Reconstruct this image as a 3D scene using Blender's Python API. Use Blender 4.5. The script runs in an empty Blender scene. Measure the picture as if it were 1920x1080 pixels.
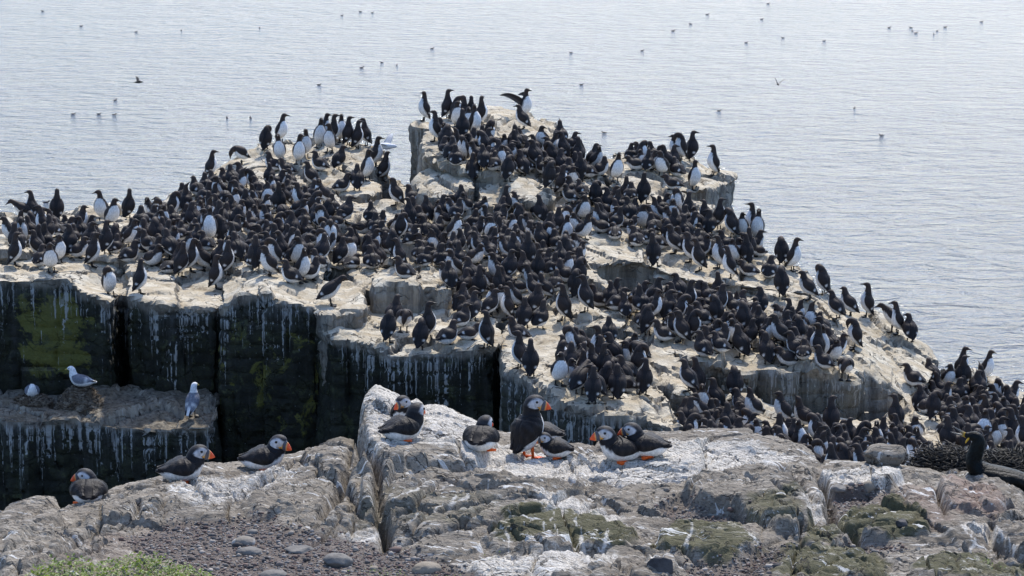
import bpy, math, random
import numpy as np
from mathutils import Vector, Matrix, Euler
R = math.radians
rng = np.random.default_rng(7)
random.seed(7)
scene = bpy.context.scene
col = scene.collection

# ------------------------------------------------------------------ camera
CAM_Z = 13.0
FPX = 5160.0                      # focal length in photograph pixels (1920 wide)
PITCH = math.atan(890.0 / FPX)
cam_data = bpy.data.cameras.new('camera')
cam = bpy.data.objects.new('camera', cam_data)
col.objects.link(cam)
cam.location = (0, 0, CAM_Z)
cam.rotation_euler = (R(90) - PITCH, 0, 0)
cam_data.sensor_width = 36.0
cam_data.lens = FPX / 1920.0 * 36.0
cam_data.clip_start = 0.5
cam_data.clip_end = 20000.0
scene.camera = cam

# ------------------------------------------------------------------ sky and sun
SUN_EL, SUN_AZ = 52.0, 13.0       # azimuth measured from +Y (away from the camera) towards +X
world = bpy.data.worlds.new('World')
scene.world = world
world.use_nodes = True
wnt = world.node_tree
bg = wnt.nodes['Background']
sky = wnt.nodes.new('ShaderNodeTexSky')
sky.sky_type = 'NISHITA'
sky.sun_disc = False
sky.sun_elevation = R(SUN_EL)
sky.sun_rotation = R(SUN_AZ)
sky.air_density = 0.85
sky.dust_density = 1.3
sky.ozone_density = 4.6
wnt.links.new(sky.outputs[0], bg.inputs[0])
bg.inputs[1].default_value = 0.15
sun_data = bpy.data.lights.new('sun', 'SUN')
sun_data.energy = 2.5
sun_data.angle = R(1.5)
sun_data.color = (1.0, 0.945, 0.85)
sun = bpy.data.objects.new('sun', sun_data)
col.objects.link(sun)
sd = Vector((math.sin(R(SUN_AZ)) * math.cos(R(SUN_EL)), math.cos(R(SUN_AZ)) * math.cos(R(SUN_EL)), math.sin(R(SUN_EL))))
sun.rotation_euler = (-sd).to_track_quat('-Z', 'Y').to_euler()
sun.location = (0, 0, 60)
scene.view_settings.view_transform = 'Standard'
scene.view_settings.look = 'None'
scene.view_settings.exposure = 0.9
scene.view_settings.gamma = 1.0
scene.view_settings.use_curve_mapping = False
scene.cycles.use_denoising = True
scene.cycles.max_bounces = 6
scene.cycles.diffuse_bounces = 3
scene.cycles.glossy_bounces = 3
scene.cycles.caustics_reflective = False
scene.cycles.caustics_refractive = False

# ------------------------------------------------------------------ helpers
CP, SP = math.cos(PITCH), math.sin(PITCH)
def ray(px, py):
    u = (px - 960.0) / FPX
    v = (540.0 - py) / FPX
    return Vector((u, CP + v * SP, -SP + v * CP))
def at(px, py, Y):
    d = ray(px, py)
    return Vector((0, 0, CAM_Z)) + d * (Y / d.y)
def at_z(px, py, z):
    d = ray(px, py)
    return Vector((0, 0, CAM_Z)) + d * ((z - CAM_Z) / d.z)
def to_px(P):
    """world points (n,3) -> photograph pixels"""
    P = np.atleast_2d(np.asarray(P, float))
    x = P[:, 0]; y = P[:, 1]; z = P[:, 2] - CAM_Z
    f = y * CP - z * SP
    up = y * SP + z * CP
    return np.stack([960 + FPX * x / f, 540 - FPX * up / f], 1)

def smooth(a, b, x):
    t = np.clip((x - a) / (b - a), 0, 1)
    return t * t * (3 - 2 * t)

def _hash(ix, iy, iz, seed):
    h = (ix.astype(np.int64) * 374761393 + iy.astype(np.int64) * 668265263 + iz.astype(np.int64) * 2147483647 + seed * 1274126177) & 0xFFFFFFFF
    h = ((h ^ (h >> 13)) * 1274126177) & 0xFFFFFFFF
    h = ((h ^ (h >> 16)) * 2246822519) & 0xFFFFFFFF
    return ((h ^ (h >> 15)) & 0xFFFFFF) / float(0xFFFFFF)
def vnoise(p, seed=0):
    """value noise in -1..1 for points (n,3)"""
    f = np.floor(p); t = p - f
    i = f.astype(np.int64)
    t = t * t * t * (t * (t * 6 - 15) + 10)
    out = 0
    for dx in (0, 1):
        wx = t[:, 0] if dx else 1 - t[:, 0]
        for dy in (0, 1):
            wy = t[:, 1] if dy else 1 - t[:, 1]
            for dz in (0, 1):
                wz = t[:, 2] if dz else 1 - t[:, 2]
                out = out + wx * wy * wz * _hash(i[:, 0] + dx, i[:, 1] + dy, i[:, 2] + dz, seed)
    return out * 2 - 1
def fbm(p, oct=4, seed=0, gain=0.5):
    a = 1.0; s = 0; n = 0
    for k in range(oct):
        s = s + a * vnoise(p * (2.03 ** k) + 17.3 * k, seed + k); n += a; a *= gain
    return s / n
def worley(p, seed=0):
    """2-D cells: F1, F2 and the cell's random value, points (n,2)"""
    f = np.floor(p).astype(np.int64)
    n = len(p)
    f1 = np.full(n, 9.0); f2 = np.full(n, 9.0); cid = np.zeros(n)
    z0 = np.zeros(n, np.int64)
    for dx in (-1, 0, 1):
        for dy in (-1, 0, 1):
            cx = f[:, 0] + dx; cy = f[:, 1] + dy
            hx = _hash(cx, cy, z0, seed); hy = _hash(cx, cy, z0 + 1, seed); hv = _hash(cx, cy, z0 + 2, seed)
            d = np.hypot(cx + hx - p[:, 0], cy + hy - p[:, 1])
            near = d < f1
            f2 = np.where(near, f1, np.minimum(f2, d))
            cid = np.where(near, hv, cid)
            f1 = np.where(near, d, f1)
    return f1, f2, cid
def seg_dist(x, y, pts):
    """distance of points to a polyline"""
    best = np.full(x.shape, 1e9)
    for (ax, ay), (bx, by) in zip(pts[:-1], pts[1:]):
        vx, vy = bx - ax, by - ay
        t = np.clip(((x - ax) * vx + (y - ay) * vy) / (vx * vx + vy * vy + 1e-12), 0, 1)
        best = np.minimum(best, np.hypot(x - ax - t * vx, y - ay - t * vy))
    return best
def inside(x, y, poly):
    r = np.zeros(x.shape, bool)
    n = len(poly)
    for i in range(n):
        ax, ay = poly[i]; bx, by = poly[(i + 1) % n]
        c = ((ay > y) != (by > y)) & (x < (bx - ax) * (y - ay) / (by - ay + 1e-12) + ax)
        r ^= c
    return r
def sdf_poly(x, y, poly):
    d = seg_dist(x, y, list(poly) + [poly[0]])
    return np.where(inside(x, y, poly), -d, d)

def make_mesh(name, V, F, cols=None, attrs=None, smooth_shade=True):
    me = bpy.data.meshes.new(name)
    V = np.asarray(V, np.float32)
    if isinstance(F, np.ndarray):
        k = F.shape[1]
        me.vertices.add(len(V)); me.vertices.foreach_set('co', V.ravel())
        me.loops.add(F.size); me.loops.foreach_set('vertex_index', F.astype(np.int32).ravel())
        me.polygons.add(len(F)); me.polygons.foreach_set('loop_start', np.arange(0, F.size, k, dtype=np.int32))
        me.update(calc_edges=True)
    else:
        me.from_pydata([tuple(v) for v in V.tolist()], [], F)
    if smooth_shade:
        me.polygons.foreach_set('use_smooth', np.ones(len(me.polygons), bool))
    if cols is not None:
        a = me.attributes.new('Col', 'FLOAT_COLOR', 'POINT')
        c = np.ones((len(V), 4), np.float32); c[:, :3] = cols
        a.data.foreach_set('color', c.ravel())
    for k, v in (attrs or {}).items():
        a = me.attributes.new(k, 'FLOAT', 'POINT')
        a.data.foreach_set('value', np.asarray(v, np.float32))
    me.update()
    return me
def link(name, data, mat=None, parent=None, loc=None, label=None, cat=None, group=None, kind=None):
    o = bpy.data.objects.new(name, data)
    col.objects.link(o)
    if mat is not None and data is not None and len(data.materials) == 0:
        data.materials.append(mat)
    if parent is not None: o.parent = parent
    if loc is not None: o.location = loc
    if label: o['label'] = label
    if cat: o['category'] = cat
    if group: o['group'] = group
    if kind: o['kind'] = kind
    return o
def quad_grid(nu, nv):
    i = np.arange(nu - 1)[:, None]; j = np.arange(nv - 1)[None, :]
    a = (i * nv + j).ravel()
    return np.stack([a, a + nv, a + nv + 1, a + 1], 1)

# ------------------------------------------------------------------ node helpers
class NT:
    def __init__(self, name):
        self.mat = bpy.data.materials.new(name)
        self.mat.use_nodes = True
        self.t = self.mat.node_tree
        self.n = self.t.nodes; self.l = self.t.links
        self.bsdf = self.n['Principled BSDF']
    def put(self, sock, v):
        if isinstance(v, bpy.types.NodeSocket): self.l.new(v, sock)
        elif v is not None:
            if hasattr(sock.default_value, '__len__') and not hasattr(v, '__len__'): v = (v,) * len(sock.default_value)
            if hasattr(v, '__len__') and len(v) == 3 and len(sock.default_value) == 4: v = (*v, 1)
            sock.default_value = v
    def node(self, typ, ins=None, **props):
        x = self.n.new('ShaderNode' + typ)
        for k, v in props.items(): setattr(x, k, v)
        for k, v in (ins or {}).items(): self.put(x.inputs[k], v)
        return x
    def coords(self): return self.node('TexCoord').outputs['Object']
    def mapping(self, vec, scale=(1, 1, 1), loc=(0, 0, 0), rot=(0, 0, 0)):
        return self.node('Mapping', {'Vector': vec, 'Scale': scale, 'Location': loc, 'Rotation': rot}).outputs[0]
    def noise(self, vec, scale=5, detail=4, rough=0.55, dist=0.0):
        return self.node('TexNoise', {'Vector': vec, 'Scale': scale, 'Detail': detail, 'Roughness': rough, 'Distortion': dist}).outputs[0]
    def voronoi(self, vec, scale=5, feature='DISTANCE_TO_EDGE', out='Distance'):
        return self.node('TexVoronoi', {'Vector': vec, 'Scale': scale}, feature=feature).outputs[out]
    def math(self, op, a, b=None, clamp=False):
        x = self.node('Math', operation=op, use_clamp=clamp)
        self.put(x.inputs[0], a)
        if b is not None: self.put(x.inputs[1], b)
        return x.outputs[0]
    def step(self, v, a, b, lo=0.0, hi=1.0):
        x = self.node('MapRange', {'Value': v, 'From Min': a, 'From Max': b, 'To Min': lo, 'To Max': hi}, interpolation_type='SMOOTHSTEP')
        return x.outputs[0]
    def mix(self, f, a, b, blend='MIX'):
        x = self.node('Mix', data_type='RGBA', blend_type=blend)
        self.put(x.inputs[0], f); self.put(x.inputs[6], a); self.put(x.inputs[7], b)
        return x.outputs[2]
    def attr(self, name, out='Fac'): return self.node('Attribute', attribute_name=name).outputs[out]
    def bump(self, h, strength=0.5, dist=0.02, normal=None):
        x = self.node('Bump', {'Height': h, 'Strength': strength, 'Distance': dist})
        if normal is not None: self.l.new(normal, x.inputs['Normal'])
        return x.outputs[0]
    def set(self, **kw):
        for k, v in kw.items(): self.put(self.bsdf.inputs[k.replace('_', ' ')], v)
        return self.mat

# ================================================================== sea
def sea_material():
    m = NT('sea_water')
    co = m.coords()
    w0 = m.noise(m.mapping(co, (0.10, 0.16, 1)), 1.0, 3, 0.5)
    w1 = m.noise(m.mapping(co, (0.75, 0.95, 1)), 1.0, 4, 0.62, 0.6)
    w2 = m.noise(m.mapping(co, (2.2, 3.0, 1), (7, 3, 0)), 1.0, 4, 0.6, 0.3)
    w3 = m.noise(m.mapping(co, (8.0, 9.0, 1), (1, 9, 0)), 1.0, 3, 0.6)
    h = m.math('ADD', m.math('MULTIPLY', w0, 0.4), m.math('MULTIPLY', w1, 0.50))
    h = m.math('ADD', h, m.math('MULTIPLY', w2, 0.15))
    h = m.math('ADD', h, m.math('MULTIPLY', w3, 0.034))
    n = m.bump(h, 1.0, 1.0)
    return m.set(Base_Color=(0.04, 0.062, 0.10), Roughness=0.12, IOR=1.333, Specular_IOR_Level=0.38, Normal=n)
SEA = sea_material()
sv = [(-9000, -200, 0), (9000, -200, 0), (9000, 15000, 0), (-9000, 15000, 0)]
link('sea', make_mesh('sea', sv, [(0, 1, 2, 3)]), SEA, kind='structure', label='grey blue rippled sea behind the rocks', cat='sea')

# ================================================================== rock of the bird stack
def stack_rock_material(name):
    m = NT(name)
    co = m.coords()
    below = m.attr('below'); dark = m.attr('dark'); mossy = m.attr('mossy')
    nz = m.node('SeparateXYZ', {0: m.node('NewGeometry').outputs['Normal']}).outputs[2]
    n_big = m.noise(co, 0.9, 4, 0.6)
    n_mid = m.noise(co, 4.5, 6, 0.65)
    n_fine = m.noise(co, 22, 6, 0.7)
    grain = m.noise(m.mapping(co, (30, 12, 40), rot=(0.3, 0.4, 0.9)), 1.0, 5, 0.7)
    # guano whitened tops with trodden dirt
    top = m.mix(m.step(n_mid, 0.35, 0.68), (0.42, 0.35, 0.245), (0.62, 0.57, 0.465))
    top = m.mix(m.step(n_big, 0.52, 0.72, 0, 0.65), top, (0.50, 0.405, 0.27))
    top = m.mix(m.step(n_fine, 0.55, 0.75, 0, 0.55), top, (0.30, 0.24, 0.16))
    top = m.mix(m.math('MULTIPLY', m.step(m.noise(co, 2.3, 5, 0.7), 0.55, 0.68, 0, 0.8), m.step(n_fine, 0.35, 0.6)), top, (0.16, 0.115, 0.065))
    top = m.mix(m.step(grain, 0.56, 0.8, 0, 0.5), top, (0.68, 0.62, 0.52))
    ck = m.voronoi(m.node('VectorMath', {0: m.mapping(co, (1.4, 1.0, 1.6), rot=(0, 0, 0.5)), 1: m.node('TexNoise', {'Vector': co, 'Scale': 2.0, 'Detail': 4.0}).outputs[1]}, operation='ADD').outputs[0], 2.2)
    crack = m.math('MULTIPLY', m.step(ck, 0.026, 0.008), m.step(n_mid, 0.47, 0.60))
    top = m.mix(m.math('MULTIPLY', crack, 0.85), top, (0.055, 0.042, 0.030))
    top = m.mix(m.math('MULTIPLY', m.attr('dirt_shade'), m.step(n_fine, 0.3, 0.62, 1.0, 0.6)), top, (0.055, 0.042, 0.030))  # brown debris tint that also paints shade into the top colour
    # vertical streaks run down the faces
    st = m.noise(m.mapping(co, (9, 9, 0.55)), 1.0, 5, 0.65)
    st2 = m.noise(m.mapping(co, (26, 26, 0.45), (3, 1, 0)), 1.0, 4, 0.6)
    face = m.mix(m.step(st, 0.35, 0.65), (0.17, 0.15, 0.125), (0.42, 0.375, 0.30))
    face = m.mix(m.step(st2, 0.55, 0.72, 0, 0.6), face, (0.52, 0.50, 0.45))
    face = m.mix(m.step(n_fine, 0.52, 0.75, 0, 0.45), face, (0.09, 0.08, 0.065))
    # wet algae covered cliff
    alg = m.mix(m.step(n_mid, 0.4, 0.7), (0.007, 0.008, 0.004), (0.026, 0.029, 0.012))
    alg = m.mix(m.step(st, 0.52, 0.68, 0, 0.7), alg, (0.030, 0.029, 0.024))
    lichen = m.step(m.math('ADD', m.noise(co, 3.2, 7, 0.72, 0.5), m.math('MULTIPLY', mossy, 0.34)), 0.70, 0.77)
    alg = m.mix(lichen, alg, m.mix(n_fine, (0.055, 0.060, 0.012), (0.16, 0.15, 0.03)))
    gm = m.step(m.noise(co, 5.0, 8, 0.75), 0.56, 0.64, 0, 0.8)
    alg = m.mix(gm, alg, m.mix(n_fine, (0.022, 0.030, 0.008), (0.10, 0.105, 0.05)))
    # guano drips hanging from every edge
    lim = m.math('MULTIPLY', m.step(m.noise(m.mapping(co, (2.2, 2.2, 0.0)), 1.0, 4, 0.7), 0.25, 0.8, 0.05, 1.0), 1.9)
    rel = m.math('DIVIDE', below, lim)
    dripn = m.noise(m.mapping(co, (19, 19, 0.28), (0, 5, 0)), 1.0, 4, 0.75, 0.25)
    thr = m.math('ADD', 0.492, m.math('MULTIPLY', rel, 0.17))
    drip = m.step(m.math('SUBTRACT', dripn, thr), 0.0, 0.055)
    drip = m.math('MULTIPLY', drip, m.step(rel, 0.6, 1.5, 1, 0))
    haze_w = m.math('MULTIPLY', m.step(rel, 0.0, 0.4, 0.35, 0), m.step(st2, 0.35, 0.65))
    alg = m.mix(haze_w, alg, (0.17, 0.175, 0.17))
    alg = m.mix(m.math('MULTIPLY', drip, 0.8), alg, (0.43, 0.435, 0.42))
    spots = m.step(m.voronoi(co, 9, 'F1'), 0.055, 0.03, 0, 0.8)
    alg = m.mix(spots, alg, (0.38, 0.39, 0.36))
    # how dark the face is: light lip, then the algae
    dk = m.math('MULTIPLY', dark, m.step(m.math('ADD', below, m.math('MULTIPLY', m.math('SUBTRACT', st, 0.5), 0.28)), 0.01, 0.12))
    face = m.mix(dk, face, alg)
    t = m.math('ADD', nz, m.math('MULTIPLY', m.math('SUBTRACT', n_mid, 0.5), 0.35))
    tm = m.step(t, 0.52, 0.76)
    tm = m.math('MULTIPLY', tm, m.step(below, 0.9, 2.2, 1.0, 0.25))
    tm = m.math('MULTIPLY', tm, m.step(m.math('MULTIPLY', below, dark), 0.12, 0.30, 1.0, 0.08))
    colr = m.mix(tm, face, top)
    h = m.math('ADD', m.math('MULTIPLY', n_mid, 0.5), m.math('MULTIPLY', n_fine, 0.3))
    h = m.math('ADD', h, m.math('MULTIPLY', grain, 0.2))
    h = m.math('SUBTRACT', h, m.math('MULTIPLY', crack, 0.5))
    n = m.bump(h, 1.0, 0.07)
    rough = m.mix(dk, (0.95,) * 3, (0.62,) * 3)
    return m.set(Base_Color=colr, Roughness=rough, Normal=n, Specular_IOR_Level=0.35)
STACK = stack_rock_material('guano_stained_rock')

def voxelise(V, F, size):
    me = bpy.data.meshes.new('tmp'); me.from_pydata(V, [], F); me.update()
    o = bpy.data.objects.new('tmp', me); col.objects.link(o)
    md = o.modifiers.new('r', 'REMESH'); md.mode = 'VOXEL'; md.voxel_size = size; md.adaptivity = 0
    dg = bpy.context.evaluated_depsgraph_get()
    ev = o.evaluated_get(dg)
    em = ev.to_mesh()
    n = len(em.vertices)
    P = np.empty(n * 3, np.float32); em.vertices.foreach_get('co', P)
    N = np.empty(n * 3, np.float32); em.vertices.foreach_get('normal', N)
    em.calc_loop_triangles()
    L = np.empty(len(em.loops), np.int32); em.loops.foreach_get('vertex_index', L)
    T = np.empty(len(em.polygons), np.int32); em.polygons.foreach_get('loop_total', T)
    ev.to_mesh_clear()
    bpy.data.objects.remove(o); bpy.data.meshes.remove(me)
    assert (T == 4).all()
    return P.reshape(-1, 3).astype(float), N.reshape(-1, 3).astype(float), L.reshape(-1, 4)

stack_root = link('bird_stack', None, kind='structure', label='pale stepped rock stack crowded with seabirds')
rock_objs = []
def block(pix, bottom=3.2, vox=0.036, seed=0, dark=0.0, mossy=None, flare=0.12, rough=1.0, dirt_shade=0.0):
    P = [at(*p) for p in pix]
    # orient counter clockwise seen from above
    area = sum(P[i].x * P[(i + 1) % len(P)].y - P[(i + 1) % len(P)].x * P[i].y for i in range(len(P)))
    if area < 0: P = P[::-1]
    n = len(P)
    c = sum(P, Vector()) / n
    V = [tuple(p) for p in P]
    for p in P:
        d = Vector((p.x - c.x, p.y - c.y, 0)); d.normalize()
        V.append((p.x + d.x * flare, p.y + d.y * flare, bottom))
    V.append(tuple(c)); V.append((c.x, c.y, bottom))
    F = []
    for i in range(n):
        j = (i + 1) % n
        F.append((i, n + i, n + j, j))
        F.append((i, j, 2 * n)); F.append((n + j, n + i, 2 * n + 1))
    X, N, Q = voxelise(V, F, vox)
    A = np.array([[p.x, p.y, p.z] for p in P] + [[c.x, c.y, c.z]])
    d2 = ((X[:, None, :2] - A[None, :, :2]) ** 2).sum(2) + 1e-3
    w = 1 / d2 ** 1.5
    topz = (w * A[None, :, 2]).sum(1) / w.sum(1)
    below = np.clip(topz - X[:, 2], 0, 20)
    side = 1 - np.clip(np.abs(N[:, 2]) * 1.25, 0, 1)
    S = seed * 3.7
    # big undulation, facets and joints
    disp = 0.045 * rough * fbm(X * 1.3 + S, 3, seed)
    disp += 0.030 * rough * fbm(X * np.array([4.5, 4.5, 4.5]) + S, 3, seed + 5)
    colm = fbm(X * np.array([3.2, 3.2, 0.35]) + S, 3, seed + 9)
    disp += side * 0.12 * rough * (np.abs(colm) * 2 - 0.6) + side * 0.05 * rough * fbm(X * np.array([2.2, 2.2, 1.6]) + S, 4, seed + 12)
    wp = X[:, :2] * np.array([1.5, 0.85]) + 0.28 * np.stack([fbm(X * 1.1 + 3, 2, 3), fbm(X * 1.1 + 9, 2, 4)], 1)
    wp[:, 0] += 0.35 * X[:, 1]
    f1, f2, cid = worley(wp * 1.0 + S, seed + 1)
    top = 1 - side
    # every joint-bounded piece lies at its own height and tilt
    tx = np.sin(cid * 57.0) * 0.16; ty = np.cos(cid * 91.0) * 0.16
    loc_x = vnoise(np.stack([cid * 400, 0 * cid, 0 * cid], 1), 3)
    plane = tx * (X[:, 0] % 1.7 - 0.85) + ty * (X[:, 1] % 1.9 - 0.95)
    g1, g2, gid = worley(wp * 2.7 + S + 0.15 * np.stack([fbm(X * 3, 2, 5), fbm(X * 3 + 7, 2, 6)], 1), seed + 2)
    disp += top * rough * ((cid - 0.5) * 0.14 - 0.09 * (1 - smooth(0.0, 0.05, f2 - f1)) + (gid - 0.5) * 0.065 - 0.03 * (1 - smooth(0.0, 0.06, g2 - g1)))
    h1, h2, hid = worley(np.stack([X[:, 0] * 2.2 + 0.3 * X[:, 1], X[:, 2] * 0.9 + 0.35 * X[:, 0] + 0.5 * X[:, 1]], 1) + S, seed + 3)
    disp += side * rough * ((hid - 0.5) * (0.16 - 0.10 * dark) - 0.05 * (1 - smooth(0.0, 0.06, h2 - h1)))
    strata = X[:, 2] * 7 + 0.6 * fbm(X * 0.8, 2, 31) + 0.5 * X[:, 0]
    disp += side * 0.025 * (np.abs((strata % 1) - 0.5) * 2) ** 4 * -1
    X = X + N * disp[:, None]
    mo = np.zeros(len(X)) if mossy is None else mossy(X, below)
    me = make_mesh('rock_block', X, Q, attrs={'below': below, 'dark': np.full(len(X), dark), 'mossy': mo, 'dirt_shade': np.full(len(X), dirt_shade)})
    me.set_sharp_from_angle(angle=R(32))
    o = link('rock_block', me, STACK, stack_root)
    rock_objs.append(o)
    return o

def moss_face(X, b):
    px = to_px(X)
    return smooth(-10, 70, px[:, 0]) * (1 - smooth(120, 215, px[:, 0])) * smooth(0.0, 0.35, b) * (1 - smooth(0.75, 1.45, b))
def moss_dim(X, b):
    return 0.50 * smooth(0.15, 0.4, b) * (1 - smooth(1.2, 2.0, b))

# --- the dark left-hand cliff and its brow
block([(-60, 525, 29.3), (2, 522, 29.3), (132, 520, 29.3), (152, 548, 29.25), (205, 568, 29.2), (225, 555, 30.2), (240, 470, 31.6), (-60, 470, 31.6)], seed=1, dark=1, mossy=moss_face, rough=0.8)
block([(185, 566, 30.1), (255, 563, 30.1), (262, 470, 32), (180, 470, 32)], seed=2, dark=1)
block([(240, 560, 29.35), (300, 576, 29.2), (345, 573, 29.25), (398, 577, 29.3), (424, 572, 29.45), (430, 480, 31.6), (240, 480, 31.6)], seed=3, dark=1, rough=0.7)
block([(410, 582, 29.1), (445, 556, 29.05), (496, 550, 29.12), (500, 470, 31.2), (420, 470, 31.2)], seed=4, dark=1, mossy=moss_dim, rough=0.7)
block([(488, 548, 29.0), (540, 560, 28.98), (596, 574, 29.05), (604, 530, 29.9), (610, 470, 31.4), (493, 470, 31.2)], seed=5, dark=1, mossy=moss_dim, rough=0.7)
block([(588, 588, 28.95), (613, 598, 28.75), (686, 578, 29.1), (680, 533, 29.9), (655, 525, 30.3), (592, 530, 29.95)], bottom=5.6, seed=6, dark=0.35, flare=-0.1, rough=0.6)
block([(590, 612, 29.05), (607, 624, 28.75), (622, 638, 28.65), (660, 640, 28.65), (688, 648, 28.55), (722, 662, 28.45), (752, 662, 28.45), (850, 657, 28.4), (930, 656, 28.35), (944, 640, 28.7), (920, 580, 30.0), (700, 575, 30.1), (600, 590, 29.5)], seed=7, dark=1, rough=0.75)
block([(703, 540, 29.75), (740, 532, 29.8), (780, 540, 29.75), (790, 490, 31.1), (700, 490, 31.1)], seed=8, dark=0.12, rough=0.8)
block([(784, 538, 29.8), (815, 531, 29.85), (838, 542, 29.8), (850, 495, 31.0), (790, 490, 31.1)], seed=9, dark=0.05, rough=0.8)
block([(668, 552, 30.1), (706, 545, 30.2), (706, 480, 31.4), (655, 480, 31.4)], seed=10, dark=0.2, rough=0.7)
# --- kittiwake ledge low in the cliff
block([(-60, 760, 28.6), (15, 785, 28.35), (95, 789, 28.3), (150, 786, 28.35), (240, 797, 28.2), (320, 802, 28.15), (395, 802, 28.15), (413, 770, 28.6), (410, 728, 29.4), (-60, 722, 29.4)], seed=11, dark=1, rough=0.9, dirt_shade=1.0)  # top darkened for debris and for shade under the cliff, painted in
# --- left plateau and mound
block([(-80, 486, 30.9), (180, 488, 30.9), (420, 486, 30.9), (590, 482, 31.1), (700, 498, 31.0), (840, 505, 31.2), (870, 470, 32), (870, 400, 33.6), (700, 380, 34.1), (420, 385, 34.6), (250, 396, 34.9), (100, 402, 34.8), (60, 395, 34.7), (-80, 392, 34.6)], seed=12, rough=1.4, vox=0.045)
block([(300, 392, 34.7), (345, 352, 35.6), (392, 320, 36.2), (440, 286, 37), (500, 262, 37.5), (560, 256, 37.8), (690, 264, 37.6), (720, 285, 37), (722, 318, 36.4), (700, 360, 35.2), (640, 385, 34.5), (450, 395, 34.2)], seed=13, rough=1.1, vox=0.045, dark=0.1)
block([(650, 300, 36.3), (727, 288, 36.6), (727, 308, 36.1), (660, 318, 35.8)], seed=14, rough=0.6, dark=0.15, bottom=6)
block([(630, 352, 35.0), (655, 338, 35.5), (712, 338, 35.4), (718, 358, 34.7), (690, 372, 34.4), (640, 368, 34.5)], seed=15, rough=0.7, dark=0.2, bottom=6)
block([(690, 398, 33.7), (720, 378, 34.2), (770, 380, 34.2), (790, 400, 33.7), (750, 412, 33.3)], seed=16, rough=0.8, bottom=6)
block([(735, 348, 35.2), (745, 330, 35.8), (765, 342, 35.6), (772, 370, 34.9), (740, 372, 34.8)], seed=17, rough=0.8, dark=0.25, bottom=4)
# --- tall stack
block([(765, 232, 36.2), (776, 224, 36.8), (820, 216, 37.3), (900, 211, 37.8), (1000, 219, 37.5), (1043, 226, 37.0), (1048, 250, 36.3), (1040, 264, 35.8), (960, 262, 35.7), (880, 258, 35.6), (835, 245, 35.8), (795, 236, 35.9)], seed=18, dark=0.55, rough=0.8, vox=0.045, flare=0.0)
block([(788, 262, 35.5), (800, 248, 35.8), (830, 242, 35.9), (880, 256, 35.8), (960, 258, 36), (1052, 262, 36), (1110, 298, 35.6), (1135, 345, 34.8), (1070, 362, 34.3), (1010, 352, 34.2), (960, 342, 34.15), (880, 330, 34.2), (835, 322, 34.3), (800, 300, 34.7)], seed=19, dark=0.0, rough=1.0, vox=0.045, flare=0.05)
block([(778, 345, 34.3), (788, 322, 34.6), (815, 310, 34.8), (850, 316, 34.6), (886, 338, 34.2), (888, 356, 33.8), (840, 366, 33.7), (790, 364, 33.8)], seed=20, rough=0.7, vox=0.035, flare=0.08)
block([(892, 350, 33.9), (935, 332, 34.3), (985, 338, 34.2), (1012, 348, 34.1), (1042, 378, 33.7), (1010, 388, 33.45), (950, 378, 33.5), (900, 372, 33.5)], seed=21, rough=0.9, vox=0.035)
# --- right-hand top block
block([(1118, 312, 35.4), (1132, 296, 35.8), (1150, 283, 36.3), (1200, 277, 36.7), (1290, 292, 36.7), (1340, 322, 36.3), (1379, 334, 36.1), (1372, 342, 35.8), (1328, 356, 34.9), (1290, 352, 34.8), (1235, 346, 34.8), (1185, 330, 35.0), (1150, 330, 34.9)], seed=22, rough=0.8, dark=0.12, flare=-0.15, vox=0.035)
block([(1140, 348, 34.6), (1180, 332, 34.9), (1240, 348, 34.7), (1300, 372, 34.2), (1340, 385, 34.2), (1330, 396, 33.9), (1250, 384, 34.0), (1180, 368, 34.2)], seed=23, rough=0.7, dark=0.1, flare=0.05, vox=0.035)
# --- central slope
block([(835, 512, 30.9), (845, 470, 31.8), (850, 400, 33.6), (900, 378, 34), (1030, 388, 33.9), (1100, 350, 34.7), (1250, 385, 34.3), (1370, 398, 34.1), (1435, 450, 33.2), (1300, 455, 32.9), (1140, 428, 33), (1095, 470, 32), (1085, 500, 31.4), (1000, 525, 30.9)], seed=24, rough=1.5, vox=0.045)
block([(1085, 440, 32.5), (1140, 416, 33.1), (1300, 442, 33), (1440, 465, 33.1), (1480, 482, 32.8), (1535, 512, 32.3), (1520, 548, 31.6), (1435, 540, 31.5), (1375, 528, 31.4), (1295, 524, 31.2), (1212, 494, 31.6), (1160, 486, 31.6), (1100, 500, 31.2)], seed=25, rough=1.0, dark=0.12, flare=0.03)
block([(835, 515, 30.9), (1085, 500, 31.4), (1130, 520, 31.0), (1195, 560, 30.6), (1185, 600, 29.8), (1090, 600, 29.7), (1030, 575, 30.1), (950, 600, 29.6), (925, 590, 29.8), (850, 545, 30.4)], seed=26, rough=1.4, vox=0.045)
block([(938, 640, 28.8), (950, 600, 29.55), (1030, 560, 30.3), (1065, 580, 29.95), (1095, 620, 29.2), (1110, 660, 28.6), (1040, 690, 28.1), (960, 705, 27.85), (942, 680, 28.1)], seed=27, rough=0.6, dark=0.2)
block([(1068, 600, 29.65), (1085, 588, 29.95), (1170, 580, 30.1), (1180, 600, 29.7), (1165, 612, 29.35), (1085, 612, 29.4)], seed=28, rough=0.5, bottom=6.3)
block([(950, 692, 28), (985, 712, 27.5), (1030, 758, 27.0), (1090, 770, 26.9), (1110, 778, 26.8), (1200, 784, 26.8), (1255, 803, 26.6), (1278, 785, 26.95), (1268, 750, 27.4), (1225, 690, 28.3), (1190, 640, 29.1), (1100, 640, 28.9), (1045, 685, 28.2)], seed=29, dark=0.95, rough=0.95)
block([(1190, 690, 28.3), (1180, 650, 28.9), (1225, 645, 29.0), (1262, 670, 28.7), (1290, 690, 28.5), (1285, 735, 27.7), (1250, 720, 27.9)], seed=30, rough=0.9, dark=0.1)
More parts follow.
